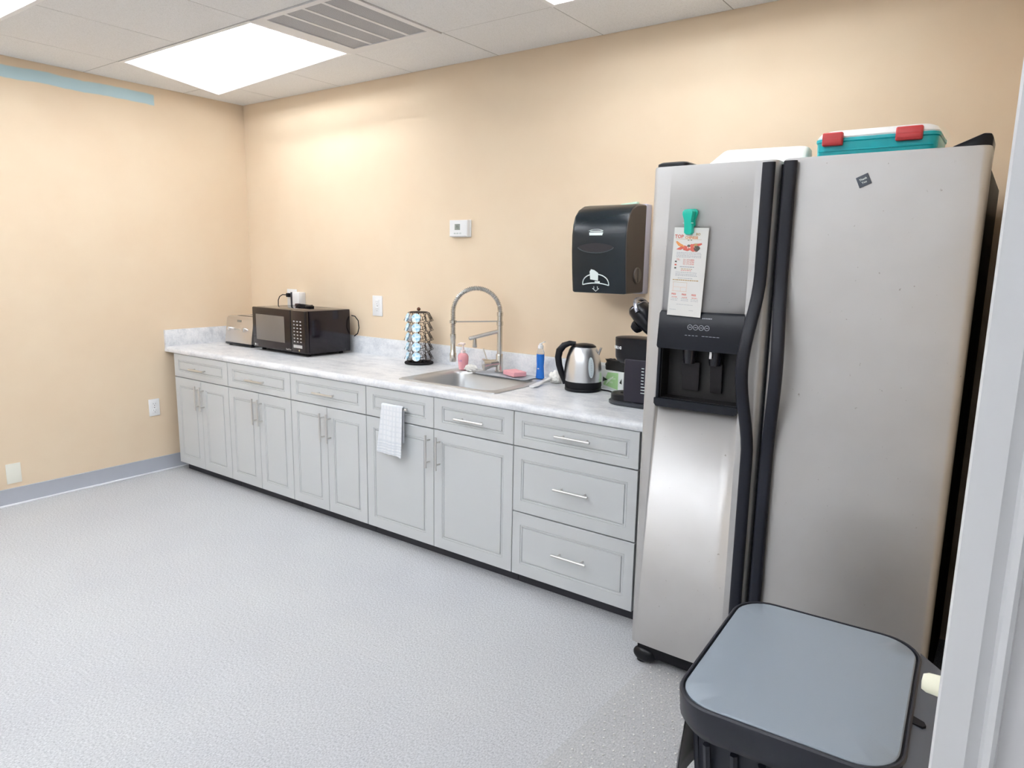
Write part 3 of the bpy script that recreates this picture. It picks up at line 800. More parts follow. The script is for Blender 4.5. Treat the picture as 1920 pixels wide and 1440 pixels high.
for c_ in range(NC):
    ang = math.radians(-119+60*c_)
    d = Vector((math.cos(ang), math.sin(ang), 0)); s_ = Vector((-math.sin(ang), math.cos(ang), 0))
    wb = MB()
    for z in pz:
        nrm = (d+Vector((0, 0, .30))).normalized(); upv = nrm.cross(s_).normalized()
        cc = Vector((px_, py_, z))+d*.074
        wb.tube([cc+(s_*math.cos(2*PI*k/18)+upv*math.sin(2*PI*k/18))*.0262 for k in range(18)], .0018, 5, closed=True)
        c2 = cc-nrm*.030; wb.tube([c2+(s_*math.cos(2*PI*k/14)+upv*math.sin(2*PI*k/14))*.016 for k in range(14)], .0014, 5, closed=True)
        podspots.append((c_, z, cc, nrm))
    zig = [Vector((px_, py_, CT+.326))+d*.056]
    for z in reversed(pz): zig += [Vector((px_, py_, z+.030))+d*.060, Vector((px_, py_, z-.020))+d*.088, Vector((px_, py_, z-.028))+d*.064]
    zig.append(Vector((px_, py_, CT+.010))+d*.082)
    for sgn in (-1, 1): wb.tube([p+s_*.0268*sgn*(.8 if i_ in (0,) else 1) for i_, p in enumerate(zig)], .0016, 5)
    wb.build('wire_column', WIRE, t)
PODC = mat('pod_cup', (.85, .86, .88, 1), .4); LIDM = mat('pod_lid', (.7, .82, .9, 1), .35); nt, b = nodes(LIDM)
nt.links.new(ramp(nt, noise(nt, coords(nt), 55, 2), [(.40, (.90, .93, .95, 1)), (.56, (.50, .78, .92, 1)), (.68, (.22, .52, .74, 1))]), b.inputs['Base Color'])
def make_pod():
    r = thing('coffee_pod', '', 'coffee pod', (0, 0, 0))
    MB().lathe([(.001, -.042), (.0165, -.042), (.0185, -.039), (.0228, -.003), (.001, -.003)], (0, 0, 0), 20).build('cup', PODC, r)
    l = MB().lathe([(.001, -.003), (.0228, -.003), (.0283, -.002), (.0283, .0015), (.0268, .0022), (.0262, .0015), (.001, .0015)], (0, 0, 0), 24).build('foil_lid', LIDM, r)
    return r
proto = make_pod(); first = True
colname = {0: 'left', 1: 'front'}
level = ['bottom', 'second from bottom', 'middle', 'second from top', 'top']
# the two filled columns are those facing the sink end and the viewer's left
filled = [0, 1]     # the two columns toward the viewer's left still hold pods
for (c_, z, cc, nrm) in podspots:
    if c_ not in filled: continue
    if first: r = proto; kids = []
    else:
        r = proto.copy(); C.objects.link(r)
        for ch in proto.children:
            c2 = ch.copy(); C.objects.link(c2); c2.parent = r; c2.matrix_parent_inverse = ch.matrix_parent_inverse.copy()
    first = False
    r.location = cc+nrm*.002; r.rotation_euler = nrm.to_track_quat('Z', 'Y').to_euler()
    k = pz.index(z); side_ = 'left' if c_ == filled[0] else 'middle'
    r['label'] = 'pale blue coffee pod, %s in the %s filled column of the carousel' % (level[k], 'left' if side_ == 'left' else 'right')
    r['group'] = 'coffee pods in the carousel'

# kettle
kx, ky = 3.212, -0.232
t = thing('electric_kettle', 'brushed steel electric kettle with black handle on its base', 'kettle', (kx, ky, CT))
MB().lathe([(.001, 0), (.092, 0), (.095, .004), (.095, .014), (.090, .019), (.001, .019)], (kx, ky, CT+.0005), 40).build('power_base', BLACK, t)
MB().lathe([(.001, .019), (.094, .019), (.095, .03), (.093, .050), (.001, .050)], (kx, ky, CT+.001), 40).build('lower_band', BLACKM, t)
MB().lathe([(.001, .050), (.094, .050), (.0935, .09), (.088, .14), (.079, .18), (.068, .212), (.062, .224), (.001, .224)], (kx, ky, CT+.001), 48).build('body', KST, t)
MB().lathe([(.001, .222), (.062, .222), (.059, .230), (.045, .238), (.02, .242), (.001, .243)], (kx, ky, CT+.001), 32).build('lid', BLACK, t)
sd = Vector((.80, .45, 0)).normalized()      # spout direction
hd = -Vector((.86, .36, 0)).normalized()
sn = Vector((-sd.y, sd.x, 0)); cK = Vector((kx, ky, CT))
spb = MB()
def ringat(r, z, wid, n=9): return [cK+sd*r+sn*(wid*math.cos(PI*k/(n-1)))+Vector((0, 0, z))+sd*(0.5*wid*math.sin(PI*k/(n-1))) for k in range(n)]
spb.loft([ringat(.072, .165, .004), ringat(.070, .185, .018), ringat(.073, .205, .026), ringat(.080, .222, .026)], cap=(True, True))
spb.build('spout', KST, t)
hn = Vector((-hd.y, hd.x, 0))
def hp(r, z): return cK+hd*r+Vector((0, 0, z))
hpath = [hp(.045, .238), hp(.075, .240), hp(.105, .228), hp(.128, .200), hp(.134, .165), hp(.128, .125), hp(.115, .085), hp(.102, .055), hp(.092, .030)]
hb = MB(); rings = []
for i, p in enumerate(hpath):
    d = (hpath[min(i+1, len(hpath)-1)]-hpath[max(i-1, 0)]).normalized(); nn = d.cross(hn).normalized()
    th = [.012, .014, .017, .019, .018, .017, .016, .015, .013][i]
    rings.append([p+hn*.015*math.cos(2*PI*k/14)+nn*th*math.sin(2*PI*k/14) for k in range(14)])
hb.loft(rings)
# inner saddle of the handle that hugs the body
sadd = []
for z, r, wd in ((.050, .092, .022), (.09, .0925, .026), (.14, .087, .032), (.18, .078, .038), (.215, .066, .044), (.236, .05, .044)):
    sadd.append([cK+hd*(r+.008*math.sin(PI*k/6))+hn*wd*math.cos(PI*k/6)+Vector((0, 0, z)) for k in range(7)])
hb.loft(sadd, closed=False, cap=(False, False))
hb.build('handle', BLACK, t)
gd = Vector((.82, -.57, 0)).normalized(); gn = Vector((-gd.y, gd.x, 0))
gb = MB(); gr = []
def rb_(z):
    pr = [(.050, .094), (.09, .0935), (.14, .088), (.18, .079), (.212, .068)]
    for (a, ra), (b, rb2) in zip(pr, pr[1:]):
        if a <= z <= b: return ra+(rb2-ra)*(z-a)/(b-a)
    return .09
pts = []
for k in range(24):
    a = 2*PI*k/24; u = .0155*math.cos(a); z = .128+.052*math.sin(a)
    R_ = rb_(z)+.0012; pts.append(cK+gd*math.sqrt(max(R_*R_-u*u, 0))+gn*u+Vector((0, 0, z+.001)))
vsb = [gb.bm.verts.new(p) for p in pts]; cv = gb.bm.verts.new(cK+gd*(rb_(.128)+.003)+Vector((0, 0, .129)))
for k in range(24): gb.bm.faces.new((vsb[k], vsb[(k+1) % 24], cv)).smooth = True
gb.build('water_gauge', mat('gauge_pale', (.62, .70, .72, 1), .2), t, noauto=True)
gm = MB()
for k in range(7): 
    z = .092+k*.012; R_ = rb_(z)+.0042; gm.cyl(cK+gd*(R_-.002)+Vector((0, 0, z)), cK+gd*R_+Vector((0, 0, z)), .0022, n=8)
gm.build('gauge_marks', mat('gauge_grey', (.42, .46, .5, 1), .4), t)
MB().tube([(kx+.09, ky+.03, CT+.008), (kx+.13, ky+.035, CT+.006), (kx+.17, ky+.015, CT+.005), (kx+.22, ky-.03, CT+.005), (kx+.27, ky-.05, CT+.005), (kx+.34, ky-.03, CT+.005), (kx+.42, ky+.08, CT+.005)], .004, 8).build('power_cord', BLACKM, t)

# tea box and black packet behind the kettle
gx0, gx1, gy0, gy1 = 3.265, 3.405, -0.128, -0.045
t = thing('tea_box', 'white and green carton with a black arrow, behind the kettle', 'carton', (3.33, -.09, CT))
ROT = Matrix.Rotation(-.22, 3, 'Z'); pv = (3.335, -.09, CT)
bx_ = MB().box(gx0, gx1, gy0, gy1, CT+.0005, CT+.098, .001, rot=ROT, piv=pv); bx_.build('carton', mat('carton_white', (.82, .85, .82, 1), .5), t)
R4 = Matrix.Translation(pv) @ ROT.to_4x4() @ Matrix.Translation([-c for c in pv])
pr = MB(); yy = gy0-.0006
def poly(mb, pts, m): 
    f = mb.bm.faces.new([mb.bm.verts.new(R4 @ Vector((x, yy_, z))) for x, yy_, z in pts]); f.material_index = m
poly(pr, [(3.272, yy, CT+.020), (3.372, yy, CT+.004), (3.372, yy, CT+.092), (3.30, yy, CT+.088)], 0)
poly(pr, [(3.268, yy-.0003, CT+.036), (3.302, yy-.0003, CT+.050), (3.268, yy-.0003, CT+.062)], 1)
poly(pr, [(3.288, yy-.0003, CT+.020), (3.302, yy-.0003, CT+.050), (3.340, yy-.0003, CT+.072), (3.340, yy-.0003, CT+.066)], 2)
poly(pr, [(3.381, yy, CT+.042), (3.397, yy, CT+.036), (3.395, yy, CT+.066)], 1)
pr.text('green', .018, R4 @ XZ(3.315, yy-.0006, CT+.055), 2); pr.text('tea', .018, R4 @ XZ(3.315, yy-.0006, CT+.035), 2)
pr.build('carton_print', [mat('print_green', (.42, .68, .32, 1), .5), mat('print_black', (.02, .03, .02, 1), .5), mat('print_pale', (.80, .90, .76, 1), .5)], t, recalc=False)
bag = MB(); from mathutils import noise as nz
rings = []
for i in range(9):
    z = CT+.098+.052*i/8; k = 1+.03*math.sin(i*1.7)
    ring_ = []
    for q in range(40):
        a = 2*PI*q/40; cxs, sns = math.cos(a), math.sin(a)
        n1 = nz.noise(Vector((cxs*3, sns*3, i*.6)))*.007
        xx = 3.335+(.070*k+n1)*max(min(cxs*1.25, 1), -1); yv = -.085+(.030+n1*.5)*max(min(sns*1.25, 1), -1)
        zz = z+(.010*nz.noise(Vector((cxs*6, sns*6, 4))) if i == 8 else 0)
        ring_.append(R4 @ Vector((xx, yv, zz)))
    rings.append(ring_)
bag.loft(rings)
tag(bag.build('plastic_bag', mat('black_film', (.008, .008, .008, 1), .7)), 'crumpled black plastic bag on top of the white and green carton', 'bag')
# clear second box edge left of it
tag(MB().box(3.178, 3.262, -.060, -.024, CT+.0005, CT+.112, .003).build('white_carton', mat('carton_grey', (.70, .72, .74, 1), .5)), 'plain pale carton standing half hidden behind the kettle', 'carton')

# coffee maker (faces the left, its back to the fridge)
cx0, cyc = 3.545, -0.395
t = thing('coffee_maker', 'black single-serve coffee maker with its lid raised beside the refrigerator', 'coffee maker', (3.62, -.40, CT))
def stadium(xc, yc, r, L, z, n=16):
    """half disc to the left, straight to the right by L"""
    p = [(xc+L, yc-r, z)]
    for k in range(n+1):
        a = -PI/2-PI*k/n; p.append((xc+r*math.cos(a), yc+r*math.sin(a), z))
    p.append((xc+L, yc+r, z)); return p
sy = cyc
MB().loft([stadium(cx0, sy, .080, .19, CT+.0005), stadium(cx0, sy, .084, .19, CT+.004), stadium(cx0, sy, .084, .19, CT+.014), stadium(cx0, sy, .076, .19, CT+.020)]).build('base', mat('base_grey', (.03, .035, .045, 1), .3), t)
MB().loft([stadium(cx0, sy, .074, .06, CT+.020), stadium(cx0, sy, .074, .06, CT+.046), stadium(cx0, sy, .070, .06, CT+.050)]).build('drip_tray', BLACK, t)
MB().cyl((cx0-.005, sy, CT+.0495), (cx0-.005, sy, CT+.052), .026, n=20).build('drain_cover', BLACKM, t)
COLM = mat('column_black', (.022, .020, .032, 1), .35, spec=.3)
MB().box(3.560, 3.735, sy-.075, sy+.075, CT+.019, CT+.225, .010, 3).build('column', COLM, t)
tk = MB()
for k in range(9): 
    z = CT+.070+k*.014; tk.box(3.650, 3.650+(.012 if k > 2 else .024), sy-.0765, sy-.0745, z, z+.003)
tk.build('water_scale', PRINT, t)
MB().loft([stadium(3.560, sy, .052, .17, CT+.195), stadium(3.560, sy, .066, .17, CT+.205), stadium(3.560, sy, .074, .17, CT+.222), stadium(3.560, sy, .078, .17, CT+.300), stadium(3.560, sy, .077, .17, CT+.312), stadium(3.560, sy, .068, .17, CT+.314)]).build('brew_head', BLACK, t)
kt = MB()
ang = -2.45
for i_, ch in enumerate('KEURIG'):
    a = -2.58+i_*.15
    base_ = Vector((3.560+.0795*math.cos(a), sy+.0795*math.sin(a), CT+.2625))
    mm = Matrix.Translation(base_) @ Matrix.Rotation(a+PI/2, 4, 'Z') @ Matrix.Rotation(PI/2, 4, 'X')
    kt.text(ch, .017, mm, 0, align='CENTER', bold=.0010)
kt.build('brand_lettering', mat('print_silver', (.75, .78, .8, 1), .4), t)
# raised lid, tilted back
LD = Matrix.Translation((3.655, sy, CT+.318)) @ Matrix.Rotation(.80, 4, 'Y') @ Matrix.Scale(1.12, 4)
lid = MB()
def ovl(x, a, b, zc_): return [(x, b*math.cos(2*PI*k/24), zc_+a*math.sin(2*PI*k/24)) for k in range(24)]
lid.loft([ovl(.010, .030, .050, .035), ovl(-.03, .040, .060, .036), ovl(-.09, .043, .064, .036), ovl(-.125, .040, .060, .034), ovl(-.140, .030, .045, .030)])
lid.xform(LD).build('lid', BLACK, t)
nd = MB().lathe([(.001, -.03), (.020, -.03), (.026, -.018), (.028, 0), (.001, 0)], (-.075, 0, -.006), 20); nd.xform(LD).build('pod_holder', BLACKM, t)
hl = MB(); hr = []
for k in range(15):
    a = PI*k/14; hr.append(LD @ Vector((-.10-.055*math.sin(a), .066*math.cos(a), .048+.012*math.sin(a))))
hl.tube(hr, .010, 10); hl.build('lid_handle', mat('handle_silver', (.30, .31, .36, 1), .25, .8), t)
rg = MB().tube([LD @ Vector((-.128, .052*math.cos(2*PI*k/24), .036+.037*math.sin(2*PI*k/24))) for k in range(24)], .005, 8, closed=True)
rg.build('silver_band', MATS['handle_silver'], t)

# ---- paper towel dispenser
dx0, dx1 = 3.135, 3.440
t = thing('paper_towel_dispenser', 'black curved paper towel dispenser mounted on the tan wall', 'paper towel dispenser', (3.29, 0, 1.415))
dp = [(-.062, 1.418), (-.240, 1.415), (-.247, 1.47), (-.255, 1.54), (-.261, 1.62), (-.262, 1.70), (-.255, 1.752), (-.238, 1.795), (-.208, 1.825), (-.165, 1.844), (-.11, 1.852), (-.062, 1.853)]
cv = MB()
N_ = len(dp)
def rg_(x, k): # shrink a little towards the ends for rounded cheeks
    c = (-.16, 1.63); return [(x, c[0]+(y-c[0])*k if y < -.07 else y, c[1]+(z-c[1])*k) for y, z in dp]
cv.loft([rg_(dx0, .965), rg_(dx0+.004, .985), rg_(dx0+.012, 1), rg_(dx1-.012, 1), rg_(dx1-.004, .985), rg_(dx1, .965)])
DISP = mat('dispenser_smoke', (.008, .015, .021, 1), .25, spec=.45)
DSIDE = mat('dispenser_side', (.075, .058, .048, 1), .45, spec=.3)
o = cv.build('cover', [DISP, DSIDE], t)
for f in o.data.polygons:
    if f.center.x > dx1-.006: f.material_index = 1
bpn = MB().box(dx0+.004, dx1+.002, -.063, -.001, 1.412, 1.856, .006); bpn.build('back_housing', mat('housing_lilac', (.55, .54, .64, 1), .4), t)
# hand recess: a dark lens shape on the front
def yfr(z):
    P_ = [p for p in dp if p[1] < 1.80][1:]
    for (a, za), (b, zb2) in zip(P_, P_[1:]):
        if za <= z <= zb2: return a+(b-a)*(z-za)/(zb2-za)
    return -.25
def decal(mb, pts, off=.0012, m=0, closed=True):
    vs = [mb.bm.verts.new((x, yfr(z)-off, z)) for x, z in pts]
    c = (sum(p[0] for p in pts)/len(pts), sum(p[1] for p in pts)/len(pts))
    cvt = mb.bm.verts.new((c[0], yfr(c[1])-off, c[1]))
    for i in range(len(vs)):
        f = mb.bm.faces.new((vs[i], vs[(i+1) % len(vs)], cvt)); f.material_index = m
rc = MB(); xm = 3.272
pts = [(xm+.100*math.cos(2*PI*k/28), 1.638+(.021 if math.sin(2*PI*k/28) > 0 else .027)*math.sin(2*PI*k/28)*abs(math.sin(2*PI*k/28))**.3) for k in range(28)]
decal(rc, pts, .0008); rc.build('hand_recess', mat('recess_dark', (.010, .008, .012, 1), .6), t, recalc=False)
er = MB().tube([(x, yfr(z)-.0015, z) for x, z in pts[14:]+pts[:1]], .0018, 6); er.build('recess_lip', mat('lip_grey', (.06, .08, .09, 1), .3), t)
lg = MB(); lz = 1.708
decal(lg, [(xm-.036, lz-.012), (xm+.036, lz-.012), (xm+.040, lz+.002), (xm-.038, lz+.002)], .0016)
decal(lg, [(xm-.034, lz+.006), (xm+.038, lz+.006), (xm+.036, lz+.010), (xm-.034, lz+.010)], .0016)
lg.tube([(xm+.040*math.cos(PI*k/12), yfr(lz)-.0012, lz+.008+.009*math.sin(PI*k/12)) for k in range(13)], .0008, 5)
lg.build('logo_badge', PRINT, t, recalc=False)
ic = MB(); iz = 1.462
arc = []
for k in range(41):
    a = 2*PI*k/40; x = xm+.074*math.cos(a); z = iz+(.050*math.sin(a) if math.sin(a) > 0 else .006*math.sin(a)+.0*a)
    if math.sin(a) <= 0: z = iz+.010*(1-(math.cos(a))**2)-.008
    else: z = iz-.008+.054*math.sin(a)**.8
    arc.append((x, yfr(z)-.0016, z))
ic.tube(arc[:-1], .0026, 6, closed=True)
decal(ic, [(xm-.028, iz+.020), (xm+.016, iz+.014), (xm+.018, iz+.052), (xm-.004, iz+.066), (xm-.022, iz+.070), (xm-.030, iz+.058)], .0052)
decal(ic, [(xm-.004, iz+.006), (xm+.026, iz+.002), (xm+.026, iz+.012), (xm-.002, iz+.012)], .0052)
ic.build('hand_icon', PRINT, t, recalc=False)
ar = MB(); az = 1.448
ar.tube([(xm-.010, yfr(az)-.002, az), (xm-.010, yfr(az-.012)-.002, az-.010), (xm-.018, yfr(az-.012)-.002, az-.010), (xm, yfr(1.425)-.002, az-.024), (xm+.018, yfr(1.43)-.002, az-.010), (xm+.010, yfr(1.43)-.002, az-.010), (xm+.010, yfr(az)-.002, az)], .0017, 6)
ar.build('arrow_icon', PRINT, t)
kn = MB().cyl((dx1-.001, -.135, 1.505), (dx1+.007, -.135, 1.505), .040, .037, 28); kn.box(dx1+.006, dx1+.011, -.139, -.131, 1.472, 1.538, .002)
kn.build('feed_knob', mat('knob_brown', (.11, .085, .07, 1), .35), t)
# folded green and white leaflet on top
tag(MB().box(3.285, 3.375, -.040, -.012, 1.857, 1.866, .001, rot=Matrix.Rotation(-.10, 3, 'Y'), piv=(3.33, -.03, 1.861)).build('leaflet', mat('leaflet', (.66, .84, .68, 1), .6)), 'pale green leaflet lying on top of the paper towel dispenser', 'leaflet')

# ================================================================== REFRIGERATOR
FL, FR, FG0, FG1 = 3.890, 4.888, 4.3215, 4.3335
FYF, FZ0, FZ1 = -0.962, 0.084, 1.898
t = thing('refrigerator', 'stainless steel side-by-side refrigerator with long black bowed handles', 'refrigerator', (4.39, -.5, 0))
FRG = t
MB().box(3.897, 4.881, -.872, -.055, .035, 1.862, .006).build('case', BODYBLK, t)
def door_mb(x0, x1):
    prof = []; r = .022
    y0 = FYF; y1 = -.884
    prof = [(x0, y1), (x0, y0+r)]
    for k in range(1, 7): a = PI+PI/2*k/6; prof.append((x0+r+r*math.cos(a), y0+r+r*math.sin(a)))
    n = 8
    for k in range(1, n): 
        u = k/n; prof.append((x0+r+(x1-x0-2*r)*u, y0-.004*math.sin(PI*u)))
    for k in range(0, 6): a = 1.5*PI+PI/2*k/6; prof.append((x1-r+r*math.cos(a), y0+r+r*math.sin(a)))
    prof += [(x1, y0+r), (x1, y1)]
    def at(z, k=0.0):
        cxm = (x0+x1)/2; return [(cxm+(x-cxm)*(1-k*.6), y+(.006*k*4 if y < -.9 else 0)*0.6, z) for x, y in prof]
    return MB().loft([at(FZ0, .01), at(FZ0+.006), at(FZ1-.008), at(FZ1-.002, .01), at(FZ1, .03)])
# --- freezer door, with a real recess for the dispenser
DX0, DX1, DZ0, DZ1 = 3.958, 4.246, 1.078, 1.268
ld = door_mb(FL, FG0).build('freezer_door', FST, t)
cut = MB().box(DX0-.004, DX1+.004, FYF-.05, -.893, DZ0-.012, DZ1+.012).build('cut', FST)
bo = ld.modifiers.new('b', 'BOOLEAN'); bo.operation = 'DIFFERENCE'; bo.object = cut; bo.solver = 'EXACT'
dg = bpy.context.evaluated_depsgraph_get(); me = bpy.data.meshes.new_from_object(ld.evaluated_get(dg))
ld.modifiers.clear(); ld.data = me; bpy.data.objects.remove(cut)
rd = door_mb(FG1, FR).build('fridge_door', FST, t)
MB().box(FG0-.006, FG1+.006, -.925, -.874, FZ0+.004, FZ1-.012).build('door_gasket', BLACKM, t)
# --- handles
def fridge_handle(xc, sgn, parent):
    b = MB(); rings = []
    zs = [1.888, 1.880, 1.80, 1.70, 1.60, 1.54, 1.50, 1.46, 1.42, 1.38, 1.34, 1.30, 1.26, 1.22, 1.18, 1.14, 1.10, 1.06, 1.02, .98, .94, .90, .80, .60, .40, .20, .110, .100]
    for z in zs:
        q = max(0.0, 1-abs(z-1.225)/.31); q = q*q*(3-2*q)
        yc = -.978-.052*q; x = xc+sgn*.022*q
        hw = .0205; hd_ = .0115+.003*q
        ring = []
        for k in range(18):
            a = 2*PI*k/18; c_, s_ = math.cos(a), math.sin(a)
            sx_ = (abs(c_)**.7)*(1 if c_ > 0 else -1); ss = (abs(s_)**.8)*(1 if s_ > 0 else -1)
            yv = yc+hd_*ss
            if z > 1.45 or z < .98: yv = min(yv, -.9655) if False else yv
            ring.append((x+hw*sx_, yv, z))
        rings.append(ring)
    b.loft(rings)
    return b.build('handle', HANDLEM, parent)
fridge_handle(4.297, -1, ld)
fridge_handle(4.3635, 1, rd)
# --- ice and water dispenser
hz = MB()
th = .004
yb = -.896
hz.box(DX0, DX1, yb-.002, yb+.002, DZ0, DZ1)
hz.box(DX0, DX0+th, FYF+.002, yb, DZ0, DZ1); hz.box(DX1-th, DX1, FYF+.002, yb, DZ0, DZ1); hz.box(DX0, DX1, FYF+.002, yb, DZ1-th, DZ1); hz.box(DX0, DX1, FYF+.002, yb, DZ0, DZ0+th)
hz.build('dispenser_recess', mat('recess_black', (.006, .005, .006, 1), .5), ld)
pnl = MB()
# control panel: leans out slightly toward its lower edge
pnl.loft([[(3.950, -.966, 1.398), (4.250, -.966, 1.400), (4.250, -.95, 1.400), (3.950, -.95, 1.398)],
          [(3.947, -.972, 1.388), (4.254, -.972, 1.390), (4.254, -.95, 1.39), (3.947, -.95, 1.388)],
          [(3.947, -.984, 1.272), (4.254, -.984, 1.272), (4.254, -.95, 1.272), (3.947, -.95, 1.272)],
          [(3.949, -.980, 1.264), (4.252, -.980, 1.264), (4.252, -.95, 1.264), (3.949, -.95, 1.264)]], smooth=False)
DBLK = mat('dispenser_black', (.007, .009, .016, 1), .32, spec=.35)
pnl.build('dispenser_panel', DBLK, ld)
sf = MB()
sf.box(3.947, DX0+.001, -.972, -.95, 1.062, 1.268, .003); sf.box(DX1-.001, 4.254, -.972, -.95, 1.062, 1.268, .003)
sf.loft([rrect(4.1005, 0, .307, .05, .012, 0)][0:1]) if False else None
sf.prism([(3.947, 1.080), (4.254, 1.080), (4.254, 1.062), (4.246, 1.052), (3.955, 1.050), (3.947, 1.060)], 'y', -.985, -.95)
sf.build('dispenser_surround', DBLK, ld)
for xc, w_ in ((4.055, .034), (4.150, .022)):
    lv = MB().loft([[(xc-w_, -.925, 1.215), (xc+w_, -.925, 1.215), (xc+w_, -.915, 1.215), (xc-w_, -.915, 1.215)],
             [(xc-w_*.9, -.912, 1.11), (xc+w_*.9, -.912, 1.11), (xc+w_*.9, -.904, 1.11), (xc-w_*.9, -.904, 1.11)]], smooth=False)
    lv.build('dispenser_lever', mat('lever_grey', (.012, .010, .012, 1), .35, spec=.3), ld)
for xc in (4.055, 4.150): MB().lathe([(.001, 0), (.020, 0), (.024, .03), (.026, .05), (.001, .05)], (xc, -.935, 1.212), 18).build('dispenser_nozzle', mat('nozzle_black', (.012, .012, .018, 1), .2), ld)
MB().box(4.138, 4.147, -.966, -.962, 1.238, 1.264, .001).build('spout_tag', WPL, ld)
pt = MB(); ypl = lambda z: -.9722-(1.39-z)/(1.39-1.272)*.012
for k in range(4):
    xc, z = 4.066+k*.0205, 1.345
    pt.tube([(xc+.0085*math.cos(2*PI*q/20), ypl(z)-.0006, z+.0085*math.sin(2*PI*q/20)) for q in range(20)], .0010, 5, closed=True)
    pt.box(xc-.004, xc+.004, ypl(z)-.001, ypl(z), z-.001, z+.001)
for k in range(9): pt.box(4.050+k*.013 if k < 4 else 4.060+k*.013, (4.058+k*.013) if k < 4 else (4.070+k*.013), ypl(1.316)-.0008, ypl(1.316), 1.3155, 1.3170)
for k in range(6): pt.box(4.108+k*.006, 4.112+k*.006, ypl(1.378)-.0008, ypl(1.378), 1.376, 1.380)
pt.build('dispenser_markings', PRINTG, ld)
# --- top hinges and base grille
for x0, x1, nm in ((3.900, 3.99, 0), (4.80, 4.882, 1)):
    hb = MB()
    if nm == 0: hb.loft([rrect(3.945, -.86, .120, .15, .02, 1.8625), rrect(3.945, -.86, .116, .146, .02, 1.912), rrect(3.945, -.86, .10, .13, .02, 1.918)])
    else:
        hb.prism([(4.775, 1.8625), (4.884, 1.8625), (4.886, 1.922), (4.880, 1.934), (4.862, 1.936), (4.79, 1.905)], 'y', -.925, -.80, bev=.004)
    hb.build('hinge_cover', BLACK, t)
MB().box(3.915, 4.865, -.948, -.87, .030, .080, .006).build('base_grille', BLACKM, t)
for xc in (3.935, 4.845):
    ft_ = MB().cyl((xc, -.925, .001), (xc, -.925, .045), .026, .024, 20).ball((xc+(.012 if xc < 4.4 else -.012), -.938, .034), .050, .026, .0325, sub=3); ft_.tube([(xc+(-.02 if xc < 4.4 else .02), -.935, .046), (xc, -.93, .030), (xc+(.10 if xc < 4.4 else -.10), -.90, .045)], [.018, .02, .012], 10)
    ft_.build('levelling_foot', BLACK, t)

# ---- things on the refrigerator door
PAP = mat('paper_white', (.86, .86, .84, 1), .7)
t = thing('takeout_menu', 'narrow printed takeout menu clipped to the freezer door', 'menu', (4.05, -.975, 1.53))
prl = -.035     # it hangs slightly askew
Wp, Hp = .124, .305
MM = Matrix.Translation((4.046, -.9795, 1.535)) @ Matrix.Rotation(.035, 4, 'Y') @ Matrix.Rotation(-.006, 4, 'X')
pb = MB().box(-Wp/2, Wp/2, 0, .0008, -Hp/2, Hp/2)
pb.xform(MM).build('sheet', PAP, t)
pr = MB()
RED, ORG, DRK, GRY, BRN, GRN = 0, 1, 2, 3, 4, 5
def pt_(s, size, x, z, m, al='LEFT', sx=1.0, bold=0): pr.text(s, size, MM @ XZ(x, -.0006, z), m, align=al, sx=sx, bold=bold)
def pq(x0, x1, z0, z1, m):
    f = pr.bm.faces.new([pr.bm.verts.new(MM @ Vector(p)) for p in ((x0, -.0005, z0), (x1, -.0005, z0), (x1, -.0005, z1), (x0, -.0005, z1))]); f.material_index = m
pt_('TOP', .0165, -.058, .116, RED, bold=.0004); pt_('BO', .0115, .018, .127, BRN, bold=.0003); pt_('CHINESE', .0118, -.020, .1150, ORG, bold=.0003)
pq(-.052, .040, .1125, .1132, BRN)
rn = random.Random(5)
def blob(cx_, cz_, rx, rz, m, a0=0, n=10, j=.25):
    vs = []
    for k in range(n):
        a = 2*PI*k/n; q = 1+(rn.random()-.5)*2*j; u, v_ = rx*q*math.cos(a), rz*q*math.sin(a)
        vs.append(pr.bm.verts.new(MM @ Vector((cx_+u*math.cos(a0)-v_*math.sin(a0), -.0006-.00002*rn.random()*5, cz_+u*math.sin(a0)+v_*math.cos(a0)))))
    pr.bm.faces.new(vs).material_index = m
for (cx_, cz_, rx, rz, m, a0) in ((-.035, .092, .018, .006, ORG, -.6), (-.030, .083, .016, .006, RED, .3), (-.012, .082, .012, .009, RED, 0), (.004, .090, .014, .007, 0, .5), (.018, .094, .012, .006, BRN, .4), (.012, .080, .014, .008, RED, -.5), (.026, .082, .012, .009, DRK, 1.2), (.034, .096, .010, .004, RED, .3), (-.004, .091, .006, .004, DRK, 0)):
    blob(cx_, cz_, rx, rz, m, a0)
blob(-.003, .084, .006, .004, 6, 0)
pq(-.010, -.004, .1085, .1105, DRK); pq(.000, .006, .109, .111, DRK)
def textline(x0, x1, z, h, m):
    x = x0
    while x < x1-.002:
        l = min(.003+rn.random()*.006, x1-x); pq(x, x+l, z, z+h, m); x += l+.0016
for z in (.066, .061, .0555, .051): textline(-.046, .044, z, .0018, GRY)
pt_('TEL:', .0085, -.045, .040, RED); pt_('321-373-8888', .0075, -.020, .040, RED, sx=.95)
pt_('321-373-8788', .0075, -.020, .033, RED, sx=.95); pt_('321-373-8768', .0075, -.020, .026, RED, sx=.95)
textline(-.030, .025, .017, .003, GRY); textline(-.025, .016, .010, .002, BRN); textline(-.025, .016, .005, .0016, RED)
for k in range(3): pq(-.050, -.043, .033-k*.011, .038-k*.011, (DRK, RED, DRK)[k])
for z in (-.002, -.008, -.013): textline(-.044, .036, z, .0018, GRY)
textline(-.034, .020, -.022, .0018, GRY); textline(-.052, .044, -.029, .003, BRN)
